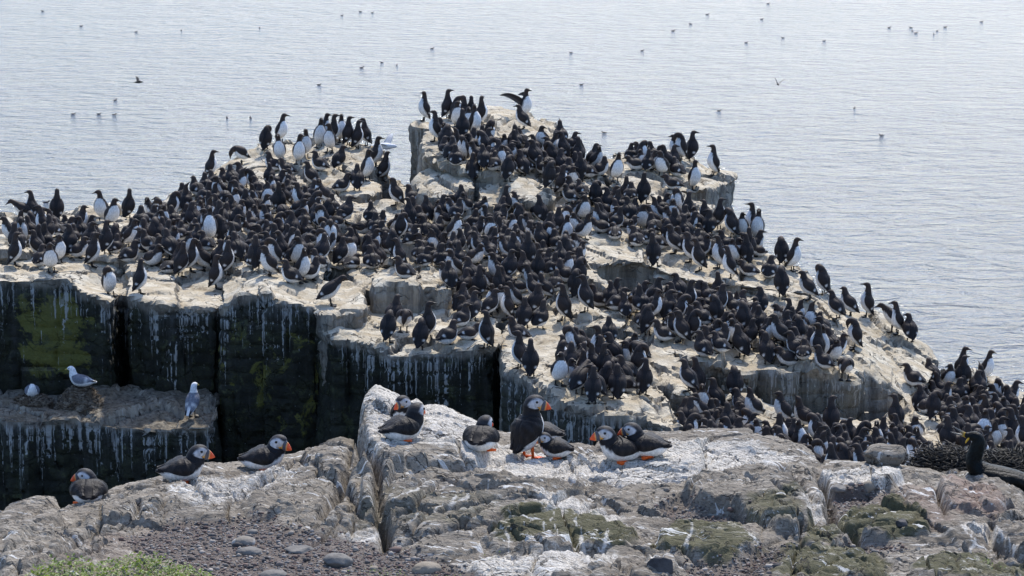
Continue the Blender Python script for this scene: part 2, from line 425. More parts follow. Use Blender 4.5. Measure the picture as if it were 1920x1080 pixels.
# --- right lower ledge, buttress and gully
block([(1175, 605, 29.7), (1195, 560, 30.7), (1300, 535, 31.2), (1440, 552, 31.2), (1560, 575, 31.2), (1610, 640, 30.2), (1612, 690, 29.3), (1597, 710, 28.75), (1545, 702, 28.65), (1500, 692, 28.6), (1440, 682, 28.55), (1400, 692, 28.45), (1350, 690, 28.45), (1290, 674, 28.6), (1230, 655, 28.95)], seed=31, dark=0.55, rough=1.1, vox=0.042)
block([(1515, 545, 31.6), (1590, 572, 32), (1645, 590, 32), (1700, 628, 31.8), (1735, 650, 31.6), (1758, 682, 31.2), (1745, 715, 30.2), (1700, 745, 29.5), (1650, 722, 29.3), (1612, 690, 29.3), (1600, 640, 30.2)], seed=32, rough=0.8, dark=0.15, flare=0.45)
block([(1490, 560, 31.5), (1560, 575, 31.6), (1600, 600, 31.2), (1560, 606, 30.7), (1500, 585, 30.9)], seed=33, rough=0.7, bottom=6)
block([(1230, 735, 28.1), (1290, 730, 28.5), (1450, 775, 28.3), (1640, 800, 28.4), (1700, 765, 29.3), (1757, 700, 31.2), (1830, 690, 32), (2000, 760, 31.8), (2000, 935, 26), (1500, 930, 25.4), (1240, 850, 26.3)], seed=34, rough=1.1, vox=0.05)
block([(1690, 800, 28.2), (1700, 770, 28.9), (1750, 760, 29.3), (1770, 800, 28.4), (1750, 830, 27.7), (1700, 825, 27.7)], seed=35, rough=1.0, bottom=5)
# plinth under everything, down into the sea
def plinth():
    P = [at(-80, 560, 29.6), at(600, 640, 29.2), at(1000, 780, 27.4), at(1250, 820, 26.8), at(1500, 900, 25.6), at(2000, 900, 26.4), at(2000, 770, 31.4), at(1700, 640, 31.3), at(1340, 345, 35.8), at(1040, 240, 36.8), at(780, 240, 36.4), at(700, 280, 37.0), at(440, 300, 36.6), at(60, 410, 34.4), at(-80, 410, 34.2)]
    n = len(P)
    c = sum(P, Vector()) / n
    V = [(p.x, p.y, 3.6) for p in P] + [(c.x + (p.x - c.x) * 1.03, c.y + (p.y - c.y) * 1.03, -2) for p in P]
    F = [(i, (i + 1) % n, n + (i + 1) % n, n + i) for i in range(n)] + [tuple(range(n))[::-1]]
    X, N, Q = voxelise(V + [(c.x, c.y, -2)], F + [(n + (i + 1) % n, n + i, 2 * n) for i in range(n)], 0.16)
    X = X + N * (0.12 * fbm(X * 0.8, 3, 77))[:, None]
    me = make_mesh('plinth', X, Q, attrs={'below': np.full(len(X), 6.0), 'dark': np.ones(len(X)), 'mossy': np.zeros(len(X)), 'dirt_shade': np.zeros(len(X))})
    link('plinth', me, STACK, stack_root)
plinth()

# ================================================================== near rock ledge
GZ = 10.13                                   # mean height of the near ground
def gpt(px, py, z=GZ + 0.03):
    p = at_z(px, py, z); return (p.x, p.y)
RIDGE = [(-900, 1010, 11.9), (-60, 1010, 11.9), (0, 988, 11.9), (32, 945, 11.95), (70, 931, 12.0), (104, 934, 12.0), (118, 962, 11.85), (150, 945, 12.0), (178, 930, 12.1), (240, 907, 12.2),
         (300, 892, 12.3), (345, 882, 12.3), (400, 867, 12.4), (450, 870, 12.4), (550, 853, 12.4), (600, 836, 12.5), (643, 825, 12.5), (664, 832, 12.5), (671, 862, 12.35),
         (677, 785, 12.6), (690, 752, 12.75), (706, 740, 12.8), (730, 748, 12.8), (765, 766, 12.8), (830, 773, 12.8), (880, 790, 12.8), (930, 808, 12.8), (980, 815, 12.8), (1060, 830, 12.7),
         (1110, 836, 12.7), (1190, 809, 12.9), (1280, 809, 12.9), (1390, 804, 12.9), (1430, 815, 12.8), (1480, 823, 12.7), (1520, 842, 12.6), (1536, 872, 12.4), (1548, 862, 12.5),
         (1700, 872, 12.4), (1770, 886, 12.4), (1830, 880, 12.3), (1872, 902, 12.2), (1900, 930, 12.1), (1925, 926, 12.2), (1990, 930, 12.2), (2900, 930, 12.2)]
rw = np.array([[*at(*p)] for p in RIDGE])
def axis(parts):
    out = []
    for a, b, s in parts: out.append(np.arange(a, b, s))
    return np.concatenate(out)
gx = axis([(-9, -2.75, 0.5), (-2.75, 2.75, 0.0088), (2.75, 9.01, 0.5)])
gy = axis([(-4, 9.6, 0.4), (9.6, 13.1, 0.0098), (13.1, 14.6, 0.06)])
GXX, GYY = np.meshgrid(gx, gy, indexing='ij')
fx, fy = GXX.ravel(), GYY.ravel()
P2 = np.stack([fx, fy, np.zeros_like(fx)], 1)
zr = np.interp(fx, rw[:, 0], rw[:, 2]); yr = np.interp(fx, rw[:, 0], rw[:, 1])
yr = yr + 0.03 * fbm(P2 * np.array([9, 0, 0]) + 3, 3, 5)
t = np.clip((fy - 10.3) / (yr - 10.3), -4, 1)
# the base ground comes up smoothly towards the ridge; the ridge's own sharp steps fade out towards us
ker = np.exp(-0.5 * (np.arange(-60, 61) / 22.0) ** 2); ker /= ker.sum()
zr1 = np.interp(gx, rw[:, 0], rw[:, 2])
zrs = np.convolve(np.pad(zr1, 60, mode='edge'), ker, 'valid')
zsm = np.repeat(zrs, len(gy))
z_base = np.where(t < 0, GZ - 0.02 * t * 0, GZ + (zsm - GZ) * np.clip(t, 0, 1) ** 1.15)
z_base = z_base + (zr - zsm) * smooth(0.45, 0.97, t)
z_base = np.where(fy < 9.6, GZ + (9.6 - fy) * 0.10, z_base)
gpx = to_px(np.stack([fx, fy, z_base], 1))
gpx = np.where((fy > 9.7)[:, None], gpx, -5000.0)
ux, uy = gpx[:, 0], gpx[:, 1]
det = smooth(9.6, 10.0, fy)                      # detail only where the grid is fine
h = np.zeros_like(fx)
def wpoly(pp): return [gpt(*p) for p in pp]
slab_defs = [
    ([(-40, 1030), (0, 985), (35, 942), (105, 934), (112, 965), (60, 1000), (20, 1045)], 0.035, 0.02),
    ([(0, 1090), (10, 1010), (90, 985), (120, 1010), (100, 1060)], 0.035, 0.03),
    ([(150, 965), (180, 928), (300, 890), (420, 870), (400, 930), (270, 965), (180, 975)], 0.03, 0.03),
    ([(160, 1015), (230, 985), (265, 985), (250, 1020), (190, 1035)], 0.022, 0.015),
    ([(440, 900), (560, 850), (640, 825), (668, 850), (640, 900), (600, 960), (480, 960)], 0.03, 0.03),
    ([(676, 960), (674, 860), (680, 780), (706, 740), (830, 773), (930, 810), (900, 880), (800, 890), (735, 905), (722, 960)], 0.075, 0.02),
    ([(725, 985), (735, 930), (800, 900), (900, 895), (1050, 905), (1130, 930), (1050, 960), (900, 980), (800, 1000)], 0.035, 0.03),
    ([(1275, 925), (1335, 880), (1420, 868), (1480, 890), (1520, 945), (1528, 990), (1460, 1000), (1380, 960), (1300, 945)], 0.065, 0.025),
    ([(1480, 880), (1500, 835), (1525, 850), (1545, 900), (1560, 950), (1530, 960), (1500, 920)], 0.03, 0.02),
    ([(1545, 905), (1540, 862), (1560, 848), (1625, 855), (1690, 878), (1672, 898), (1620, 908), (1570, 915)], 0.06, 0.02),
    ([(1755, 885), (1800, 876), (1850, 884), (1885, 910), (1905, 932), (1860, 955), (1780, 945), (1760, 915)], 0.04, 0.02),
    ([(1640, 935), (1690, 900), (1745, 890), (1755, 930), (1790, 960), (1720, 965), (1660, 950)], 0.02, 0.02),
    ([(890, 1012), (950, 965), (1030, 955), (1130, 968), (1195, 1000), (1180, 1022), (1050, 1030), (930, 1026)], 0.04, 0.03),
    ([(1225, 1015), (1260, 990), (1340, 985), (1420, 1005), (1440, 1030), (1340, 1050), (1250, 1040)], 0.035, 0.03),
    ([(1565, 985), (1600, 950), (1700, 942), (1745, 975), (1740, 1000), (1650, 1012), (1590, 1005)], 0.04, 0.025),
    ([(1485, 1015), (1530, 973), (1575, 985), (1600, 1015), (1560, 1025)], 0.035, 0.02),
    ([(1770, 1000), (1830, 985), (1850, 1010), (1800, 1030)], 0.03, 0.02),
    ([(1400, 1075), (1450, 1035), (1560, 1030), (1640, 1050), (1660, 1090), (1420, 1095)], 0.035, 0.025),
    ([(1700, 1080), (1760, 1040), (1850, 1040), (1920, 1070), (1900, 1110), (1720, 1110)], 0.03, 0.025),
    ([(1860, 1010), (1870, 960), (1920, 930), (1990, 940), (1990, 1040), (1900, 1040)], 0.035, 0.02),
    ([(880, 1060), (960, 1035), (1100, 1040), (1180, 1055), (1150, 1090), (900, 1090)], 0.025, 0.03),
    ([(1180, 1085), (1200, 1050), (1260, 1045), (1275, 1070), (1240, 1095)], 0.035, 0.012),
]
wob = np.stack([fbm(P2 * 7 + 1, 3, 61), fbm(P2 * 7 + 5, 3, 62)], 1) * 0.03
for pp, hh, soft in slab_defs:
    w = wpoly(pp)
    bx = [a for a, b in w]; by = [b for a, b in w]
    sel = (fx > min(bx) - 0.3) & (fx < max(bx) + 0.3) & (fy > min(by) - 0.3) & (fy < max(by) + 0.3)
    d = sdf_poly(fx[sel] + wob[sel, 0], fy[sel] + wob[sel, 1], w)
    h[sel] += 0.85 * hh * (1 - smooth(-soft * 0.9, soft * 0.5, d)) + hh * 0.15 * smooth(0, 0.18, -d)
# gravel and plants lie in low flat places
GRAVEL = [[(250, 985), (330, 960), (420, 965), (470, 950), (560, 985), (640, 1000), (720, 1010), (800, 1035), (870, 1060), (900, 1100), (380, 1100), (330, 1040), (240, 1010)],
          [(1235, 945), (1270, 930), (1330, 955), (1400, 965), (1370, 985), (1290, 980)],
          [(1555, 915), (1600, 905), (1680, 905), (1660, 925), (1600, 945), (1570, 940)],
          [(1290, 1052), (1380, 1048), (1470, 1020), (1490, 1030), (1440, 1075), (1400, 1100), (1290, 1100)],
          [(1590, 1015), (1680, 1015), (1700, 1030), (1620, 1040)]]
gmask = np.zeros_like(fx)
for pp in GRAVEL:
    w = wpoly(pp)
    bx = [a for a, b in w]; by = [b for a, b in w]
    sel = (fx > min(bx) - 0.3) & (fx < max(bx) + 0.3) & (fy > min(by) - 0.4) & (fy < max(by) + 0.4)
    d = sdf_poly(fx[sel] + wob[sel, 0] * 2, fy[sel] + wob[sel, 1] * 2, w)
    gmask[sel] = np.maximum(gmask[sel], 1 - smooth(-0.05, 0.04, d))
rock = 1 - gmask * 0.9
# bedding planes: thin slabs tilted up towards the right, stepping like a saw
wx = fx + 0.10 * fbm(P2 * 2.1 + 11, 3, 41); wy = fy + 0.16 * fbm(P2 * 2.1 + 23, 3, 42)
sc = (wx * 0.80 - wy * 0.36) * 1.0
bed = (wy * 0.62 - wx * 0.50)
def saw(u, sharp=0.12):
    f = u - np.floor(u)
    return np.where(f < 1 - sharp, f / (1 - sharp), (1 - f) / sharp)
cellbed = fbm(np.stack([wx * 1.6, wy * 1.1, 0 * wx], 1) + 51, 2, 43)
h += det * rock * (0.032 * saw(bed * 6.5 + cellbed * 1.0, 0.06) + 0.013 * saw(bed * 17 + cellbed * 1.8 + 0.3, 0.08) + 0.004 * saw(bed * 47 + cellbed * 5))
# joints
f1, f2, cid = worley(np.stack([wx * 2.1 + 0.5 * wy, wy * 1.35], 1) + 7, 91)
h += det * rock * ((cid - 0.5) * 0.045 - 0.035 * (1 - smooth(0.0, 0.035, f2 - f1)))
f1b, f2b, cidb = worley(np.stack([wx * 5.2 - 0.8 * wy, wy * 3.6 + 1.1 * wx], 1) + 3, 93)
h += det * rock * ((cidb - 0.5) * 0.007 - 0.010 * (1 - smooth(0.0, 0.05, f2b - f1b)))
along = wx * 0.62 + wy * 0.50
f1c, f2c, cidc = worley(np.stack([bed * 9.0 + 0.5 * fbm(P2 * 5, 2, 47), along * 2.4], 1) + 13, 95)
h += det * rock * ((cidc - 0.5) * 0.012 - 0.012 * (1 - smooth(0.0, 0.09, f2c - f1c)))
CRACKS = [([(668, 845), (690, 880), (702, 910), (716, 950), (722, 985), (720, 1020)], 0.10, 0.018),
          ([(600, 970), (640, 920), (668, 880), (690, 868)], 0.06, 0.016),
          ([(735, 925), (800, 905), (850, 912), (930, 895), (985, 905)], 0.035, 0.010),
          ([(728, 950), (800, 925), (880, 928), (960, 920)], 0.03, 0.010),
          ([(1055, 885), (1090, 892), (1130, 890), (1160, 900)], 0.06, 0.016),
          ([(900, 1010), (960, 975), (1010, 965)], 0.04, 0.012),
          ([(1535, 870), (1545, 905), (1560, 945), (1570, 985), (1620, 1015)], 0.06, 0.016),
          ([(1470, 850), (1480, 880), (1500, 905), (1530, 935)], 0.04, 0.012),
          ([(1750, 890), (1758, 920), (1775, 960)], 0.045, 0.012),
          ([(1665, 900), (1690, 920), (1700, 960)], 0.02, 0.008),
          ([(1775, 965), (1830, 960), (1880, 965), (1900, 935)], 0.035, 0.012),
          ([(1860, 970), (1855, 1010), (1920, 1045)], 0.04, 0.014),
          ([(1500, 1000), (1560, 960), (1600, 940)], 0.04, 0.014),
          ([(20, 995), (100, 985), (160, 965), (258, 962), (262, 925)], 0.04, 0.011),
          ([(10, 1030), (100, 1005), (115, 985), (160, 1000), (250, 985)], 0.035, 0.010),
          ([(80, 1060), (120, 1030), (150, 1000), (185, 960)], 0.05, 0.014),
          ([(120, 1060), (200, 1020), (260, 1018)], 0.03, 0.009),
          ([(280, 960), (320, 935), (370, 925)], 0.03, 0.009),
          ([(345, 885), (375, 915), (385, 930)], 0.03, 0.009),
          ([(450, 900), (520, 880), (590, 870)], 0.02, 0.008),
          ([(1380, 960), (1440, 990), (1500, 985), (1530, 1000)], 0.04, 0.014),
          ([(930, 1045), (1060, 1030), (1200, 1030), (1290, 1060)], 0.03, 0.012),
          ([(725, 985), (800, 952), (900, 930), (1000, 915)], 0.035, 0.009), ([(740, 1003), (830, 968), (930, 945), (1020, 940)], 0.03, 0.008),
          ([(600, 1000), (650, 960), (690, 930)], 0.03, 0.008), ([(580, 1012), (640, 990), (705, 972)], 0.03, 0.008), ([(750, 1015), (860, 985), (950, 950)], 0.03, 0.008),
          ([(1545, 1010), (1640, 985), (1740, 985)], 0.03, 0.009), ([(1420, 940), (1480, 925), (1530, 940)], 0.025, 0.008), ([(1340, 885), (1420, 905), (1500, 940)], 0.03, 0.008), ([(1290, 930), (1350, 900), (1420, 895)], 0.025, 0.008),
          ([(1590, 975), (1660, 960), (1730, 955)], 0.025, 0.008), ([(1760, 1010), (1820, 1030), (1920, 1055)], 0.03, 0.01), ([(1400, 1060), (1500, 1040), (1620, 1060)], 0.03, 0.01),
          ([(1100, 840), (1150, 870), (1180, 880)], 0.02, 0.01)]
for pp, dep, wid in CRACKS:
    w = wpoly(pp)
    bx = [a for a, b in w]; by = [b for a, b in w]
    sel = (fx > min(bx) - 0.2) & (fx < max(bx) + 0.2) & (fy > min(by) - 0.3) & (fy < max(by) + 0.3)
    d = seg_dist(fx[sel] + wob[sel, 0] * 0.8, fy[sel] + wob[sel, 1] * 0.8, w)
    h[sel] -= 1.25 * det[sel] * dep * np.exp(-(d / wid) ** 2 / 1.4)
h += det * (rock * (0.018 * fbm(P2 * 4.2 + 2, 4, 71) + 0.0035 * fbm(P2 * np.array([22, 30, 1]), 4, 72)) + 0.004 * fbm(P2 * 45, 2, 73))
near = smooth(0.80, 0.99, t)
h *= 1 - 0.6 * near                                # keep the skyline where it is
z = z_base + h
back = np.clip(fy - yr, 0, 9)
z = z - np.minimum(back * 2.6 + 3.5 * back ** 2, 5.2)
# painted on the rock by birds, moss and iron
def region(pp, soft):
    w = wpoly(pp)
    bx = [a for a, b in w]; by = [b for a, b in w]
    out = np.zeros_like(fx)
    sel = (fx > min(bx) - 0.6) & (fx < max(bx) + 0.6) & (fy > min(by) - 0.9) & (fy < max(by) + 0.9)
    d = sdf_poly(fx[sel] + wob[sel, 0] * 3, fy[sel] + wob[sel, 1] * 4, w)
    out[sel] = 1 - smooth(-soft, soft, d)
    return out
guano = np.full_like(fx, 0.34) * (fy > 9.6)
for pp, v, s in [([(676, 880), (690, 745), (830, 770), (960, 815), (1110, 840), (1200, 808), (1400, 804), (1500, 830), (1450, 870), (1340, 880), (1270, 900), (1150, 900), (1000, 890), (850, 880)], 0.85, 0.15),
                 ([(1545, 905), (1540, 860), (1600, 850), (1690, 885), (1660, 900)], 0.9, 0.04),
                 ([(1500, 910), (1530, 900), (1570, 985), (1520, 975)], 0.9, 0.05),
                 ([(280, 900), (420, 870), (560, 855), (600, 880), (480, 930), (330, 950)], 0.6, 0.12),
                 ([(980, 930), (1100, 925), (1200, 960), (1180, 990), (1000, 960)], 0.7, 0.12),
                 ([(850, 1030), (1000, 1025), (1180, 1040), (1100, 1090), (850, 1090)], 0.66, 0.1),
                 ([(1790, 985), (1850, 975), (1900, 1000), (1830, 1010)], 0.85, 0.05),
                 ([(560, 1000), (720, 960), (730, 1010), (620, 1030)], 0.55, 0.1)]:
    guano = np.maximum(guano, region(pp, s) * v)
moss = np.zeros_like(fx)
for pp, v, s in [([(900, 1020), (950, 962), (1030, 952), (1140, 965), (1200, 1005), (1180, 1025)], 1.0, 0.05),
                 ([(1210, 1030), (1250, 985), (1350, 980), (1440, 1025), (1340, 1055)], 1.0, 0.05),
                 ([(1400, 930), (1500, 905), (1530, 975), (1480, 1000), (1400, 985)], 0.8, 0.08),
                 ([(1560, 1000), (1580, 960), (1700, 940), (1760, 990), (1700, 1015)], 1.0, 0.05),
                 ([(1380, 1090), (1420, 1030), (1600, 1020), (1700, 1060), (1700, 1090)], 1.0, 0.06),
                 ([(1480, 1020), (1530, 970), (1600, 1010)], 1.0, 0.05),
                 ([(1700, 1090), (1760, 1040), (1920, 1050), (1960, 1100)], 0.9, 0.06),
                 ([(600, 980), (720, 930), (900, 920), (1000, 950), (900, 990), (720, 990)], 0.6, 0.12),
                 ([(440, 950), (560, 900), (660, 880), (640, 940), (520, 960)], 0.5, 0.12)]:
    moss = np.maximum(moss, region(pp, s) * v)
red = np.zeros_like(fx)
for pp, v, s in [([(1755, 890), (1830, 880), (1900, 930), (1860, 960), (1780, 950)], 0.9, 0.08), ([(1640, 945), (1700, 890), (1760, 890), (1790, 970), (1700, 990)], 0.55, 0.1),
                 ([(200, 985), (270, 975), (260, 1020), (180, 1030)], 0.4, 0.08), ([(150, 1000), (330, 960), (350, 1060), (150, 1060)], 0.3, 0.1)]:
    red = np.maximum(red, region(pp, s) * v)
# droppings that ran down or were squirted across the rock
streak = np.zeros_like(fx)
for pp, wid in [([(1078, 978), (1084, 1000), (1092, 1025), (1112, 1062)], 0.012), ([(1036, 972), (1030, 990), (1022, 1008)], 0.008), ([(1048, 1000), (1042, 1022)], 0.007), ([(1138, 1008), (1132, 1028)], 0.012), ([(1293, 1003), (1288, 1020), (1290, 1042)], 0.014),
                ([(745, 962), (790, 945), (840, 930)], 0.010), ([(760, 988), (820, 968), (862, 950)], 0.009), ([(640, 1022), (680, 1002), (712, 985)], 0.014), ([(655, 1035), (700, 1015), (722, 1000)], 0.016), ([(880, 945), (905, 930), (925, 915)], 0.010),
                ([(850, 962), (880, 948)], 0.016), ([(1810, 1000), (1822, 1020), (1818, 1042)], 0.013), ([(1830, 990), (1870, 1010), (1900, 1030)], 0.012), ([(980, 1050), (1040, 1040), (1120, 1042)], 0.014), ([(1400, 1012), (1430, 1030), (1450, 1045)], 0.013),
                ([(1600, 975), (1660, 968)], 0.014), ([(1680, 1020), (1740, 1012)], 0.012), ([(1720, 1045), (1800, 1035)], 0.012), ([(560, 905), (570, 925), (566, 950)], 0.007), ([(880, 1000), (895, 1020), (902, 1045)], 0.010), ([(940, 1000), (955, 1030)], 0.010), ([(1000, 985), (985, 1005)], 0.009)]:
    w = wpoly(pp)
    bx = [a for a, b in w]; by = [b for a, b in w]
    sel = (fx > min(bx) - 0.12) & (fx < max(bx) + 0.12) & (fy > min(by) - 0.2) & (fy < max(by) + 0.2)
    d = seg_dist(fx[sel] + wob[sel, 0] * 1.0, fy[sel] * 0.6 + 0.4 * np.mean(by) + wob[sel, 1] * 0.6, [(a, b * 0.6 + 0.4 * np.mean(by)) for a, b in w])
    streak[sel] = np.maximum(streak[sel], 0.85 * np.exp(-(d / (wid * 0.75)) ** 2))

def near_rock_material():
    m = NT('near_rock')
    co = m.coords()
    gu = m.attr('guano'); mo = m.attr('moss'); rd = m.attr('red'); gr = m.attr('gravel')
    n1 = m.noise(co, 3.0, 6, 0.65)
    n2 = m.noise(co, 13, 7, 0.7)
    n3 = m.noise(co, 60, 5, 0.7)
    ln = m.noise(m.mapping(co, (7, 38, 30), rot=(0, 0, R(-39))), 1.0, 6, 0.7, 0.6)
    ln2 = m.noise(m.mapping(co, (16, 90, 60), (3, 3, 3), rot=(0, 0, R(-39))), 1.0, 5, 0.7, 0.4)
    n4 = m.noise(co, 130, 4, 0.7)
    base = m.mix(m.step(n1, 0.3, 0.7), (0.165, 0.140, 0.110), (0.30, 0.262, 0.212))
    base = m.mix(m.step(ln, 0.50, 0.64, 0, 0.8), base, (0.37, 0.335, 0.285))
    base = m.mix(m.step(ln2, 0.56, 0.62, 0, 0.75), base, (0.05, 0.047, 0.043))
    base = m.mix(m.step(n3, 0.55, 0.64, 0, 0.6), base, (0.055, 0.050, 0.045))
    base = m.mix(m.math('MULTIPLY', rd, m.step(n2, 0.3, 0.65, 0.3, 0.9)), base, (0.235, 0.155, 0.125))
    wc = m.node('VectorMath', {0: m.mapping(co, (3.2, 9.0, 1), rot=(0, 0, R(-39))), 1: m.node('TexNoise', {'Vector': co, 'Scale': 5.0, 'Detail': 5.0, 'Roughness': 0.6}).outputs[1]}, operation='ADD').outputs[0]
    ckd = m.voronoi(wc, 1.6)
    crack = m.math('MULTIPLY', m.step(ckd, 0.030, 0.010), m.step(n1, 0.42, 0.56))
    crack = m.math('MULTIPLY', crack, m.step(gr, 0.2, 0.6, 1, 0))
    mm = m.step(m.math('ADD', m.math('MULTIPLY', mo, 0.62), m.math('ADD', m.math('MULTIPLY', n2, 0.4), m.math('MULTIPLY', n1, 0.25))), 0.60, 0.88)
    base = m.mix(m.math('MULTIPLY', mm, 0.85), base, m.mix(n3, (0.042, 0.041, 0.016), (0.135, 0.128, 0.062)))
    g1 = m.math('ADD', m.math('MULTIPLY', gu, 0.46), m.math('ADD', m.math('MULTIPLY', n2, 0.36), m.math('MULTIPLY', ln, 0.36)))
    gs = m.step(g1, 0.53, 0.66)
    gs = m.math('MULTIPLY', gs, m.step(m.math('ADD', n4, m.math('MULTIPLY', ln2, 0.6)), 0.74, 0.90, 1.0, 0.25))
    base = m.mix(m.math('MULTIPLY', gs, 0.9), base, m.mix(n1, (0.60, 0.55, 0.48), (0.74, 0.71, 0.65)))
    spl = m.step(m.noise(m.mapping(co, (1.9, 10.0, 1), (2, 8, 0), rot=(0, 0, R(-42))), 1.3, 6, 0.68, 1.4), 0.615, 0.635)
    spl = m.math('MULTIPLY', spl, m.step(gr, 0.2, 0.6, 1, 0))
    base = m.mix(m.math('MULTIPLY', spl, 0.85), base, (0.70, 0.69, 0.66))
    base = m.mix(m.math('MULTIPLY', crack, 0.8), base, (0.03, 0.027, 0.024))
    sk = m.step(m.math('ADD', m.attr('streak'), m.math('ADD', m.math('MULTIPLY', m.math('SUBTRACT', n2, 0.5), 1.6), m.math('MULTIPLY', m.math('SUBTRACT', n4, 0.5), 0.8))), 0.38, 0.85)
    base = m.mix(m.math('MULTIPLY', sk, 0.75), base, (0.66, 0.63, 0.58))
    dots = m.math('MULTIPLY', m.step(m.voronoi(co, 21, 'F1'), 0.13, 0.06), m.step(m.noise(co, 6, 2, 0.5), 0.5, 0.6))
    base = m.mix(m.math('MULTIPLY', dots, 0.8), base, (0.62, 0.61, 0.58))
    base = m.mix(m.math('MULTIPLY', gr, 0.85), base, m.mix(n3, (0.055, 0.042, 0.036), (0.17, 0.135, 0.115)))
    hh = m.math('ADD', m.math('MULTIPLY', n2, 0.45), m.math('MULTIPLY', n3, 0.22))
    hh = m.math('ADD', hh, m.math('ADD', m.math('MULTIPLY', ln, 0.5), m.math('MULTIPLY', ln2, 0.35)))
    hh = m.math('SUBTRACT', hh, m.math('MULTIPLY', crack, 0.5))
    return m.set(Base_Color=base, Roughness=0.9, Normal=m.bump(m.math('ADD', hh, m.math('MULTIPLY', n4, 0.12)), 0.75, 0.03), Specular_IOR_Level=0.3)
NEAR = near_rock_material()
near_me = make_mesh('near_rock', np.stack([fx, fy, z], 1), quad_grid(len(gx), len(gy)), attrs={'streak': streak, 'guano': guano, 'moss': moss, 'red': red, 'gravel': gmask})
near_me.set_sharp_from_angle(angle=R(38))
near_obj = link('rock_ledge', near_me, NEAR, kind='structure', label='grey white rock ledge in front with cracks and moss')
Zg = z.reshape(len(gx), len(gy))
def ground_z(x, y):
    i = int(np.clip(np.searchsorted(gx, x), 1, len(gx) - 1)); j = int(np.clip(np.searchsorted(gy, y), 1, len(gy) - 1))
    a = (x - gx[i - 1]) / (gx[i] - gx[i - 1]); b = (y - gy[j - 1]) / (gy[j] - gy[j - 1])
    return float((Zg[i - 1, j - 1] * (1 - a) + Zg[i, j - 1] * a) * (1 - b) + (Zg[i - 1, j] * (1 - a) + Zg[i, j] * a) * b)
bpy.context.view_layer.update()
DG = bpy.context.evaluated_depsgraph_get()
def hit(px, py, ymin=0.6):
    """the first rock met by the sight line of a pixel of the photograph"""
    d = ray(px, py).normalized()
    ok, loc, nor, idx, ob, mx = scene.ray_cast(DG, Vector((0, 0, CAM_Z)) + d * ymin, d)
    return (loc, nor, ob) if ok else (None, None, None)
def drop(x, y, ztop=14.0):
    ok, loc, nor, idx, ob, mx = scene.ray_cast(DG, Vector((x, y, ztop)), Vector((0, 0, -1)))
    return (loc, nor) if ok else (None, None)

# ================================================================== birds: one body surface lofted along a spine
def catmull(C, n):
    C = np.asarray(C, float)
    k = len(C)
    u = np.linspace(0, k - 1, n)
    i = np.clip(np.floor(u).astype(int), 0, k - 2); f = (u - i)[:, None]
    E = np.vstack([2 * C[0] - C[1], C, 2 * C[-1] - C[-2]])
    p0, p1, p2, p3 = E[i], E[i + 1], E[i + 2], E[i + 3]
    return 0.5 * (2 * p1 + (p2 - p0) * f + (2 * p0 - 5 * p1 + 4 * p2 - p3) * f ** 2 + (3 * p1 - p0 - 3 * p2 + p3) * f ** 3)

class Loft:
    """ctrl rows: x forward, z up, half width, half depth; runs from the tail tip to the bill"""
    def __init__(self, ctrl, nr=40, ns=18, yaw=0.0, yaw_from=6.0, yaw_to=8.0, roll=0.0):
        c = catmull(ctrl, nr)
        self.nr, self.ns = nr, ns
        self.k = np.linspace(0, len(ctrl) - 1, nr)          # control index of every ring
        P = np.stack([c[:, 0], 0 * c[:, 0], c[:, 1]], 1)
        a = yaw * smooth(yaw_from, yaw_to, self.k)
        dP = np.diff(P, axis=0)
        am = (a[1:] + a[:-1]) / 2
        rot = np.stack([dP[:, 0] * np.cos(am), dP[:, 0] * np.sin(am), dP[:, 2]], 1)
        Q = np.vstack([P[:1], P[:1] + np.cumsum(rot, 0)])
        T = np.gradient(Q, axis=0); T /= np.linalg.norm(T, axis=1)[:, None] + 1e-9
        side = np.stack([-np.sin(a), np.cos(a), 0 * a], 1)
        D = np.cross(T, side)
        D /= np.linalg.norm(D, axis=1)[:, None] + 1e-9
        self.C, self.T, self.side, self.D = Q, T, side, D
        self.w = np.maximum(c[:, 2], 0.002); self.d = np.maximum(c[:, 3], 0.002)
    def lerp(self, A, k):
        k = np.asarray(k, float)
        out = [np.interp(k, self.k, A[:, j]) for j in range(A.shape[1])] if A.ndim == 2 else np.interp(k, self.k, A)
        return np.stack(out, -1) if A.ndim == 2 else out
    def point(self, k, th, off=0.0):
        """surface point at spine index k and angle th (0 = belly side, pi = back)"""
        C = self.lerp(self.C, k); s = self.lerp(self.side, k); D = self.lerp(self.D, k)
        w = self.lerp(self.w, k) + off; d = self.lerp(self.d, k) + off
        return C + s * (w * np.sin(th))[..., None] - D * (d * np.cos(th))[..., None]
    def body(self, colour):
        th = np.linspace(0, 2 * np.pi, self.ns, endpoint=False)
        K, TH = np.meshgrid(self.k, th, indexing='ij')
        V = self.point(K, TH).reshape(-1, 3)
        n, m = self.nr, self.ns
        F = []
        for i in range(n - 1):
            for j in range(m):
                j2 = (j + 1) % m
                F.append((i * m + j, i * m + j2, (i + 1) * m + j2, (i + 1) * m + j))
        F.append(tuple(range(m))[::-1]); F.append(tuple((n - 1) * m + j for j in range(m)))
        tf = np.minimum(TH, 2 * np.pi - TH)
        return V, F, colour(K.ravel(), tf.ravel(), V)

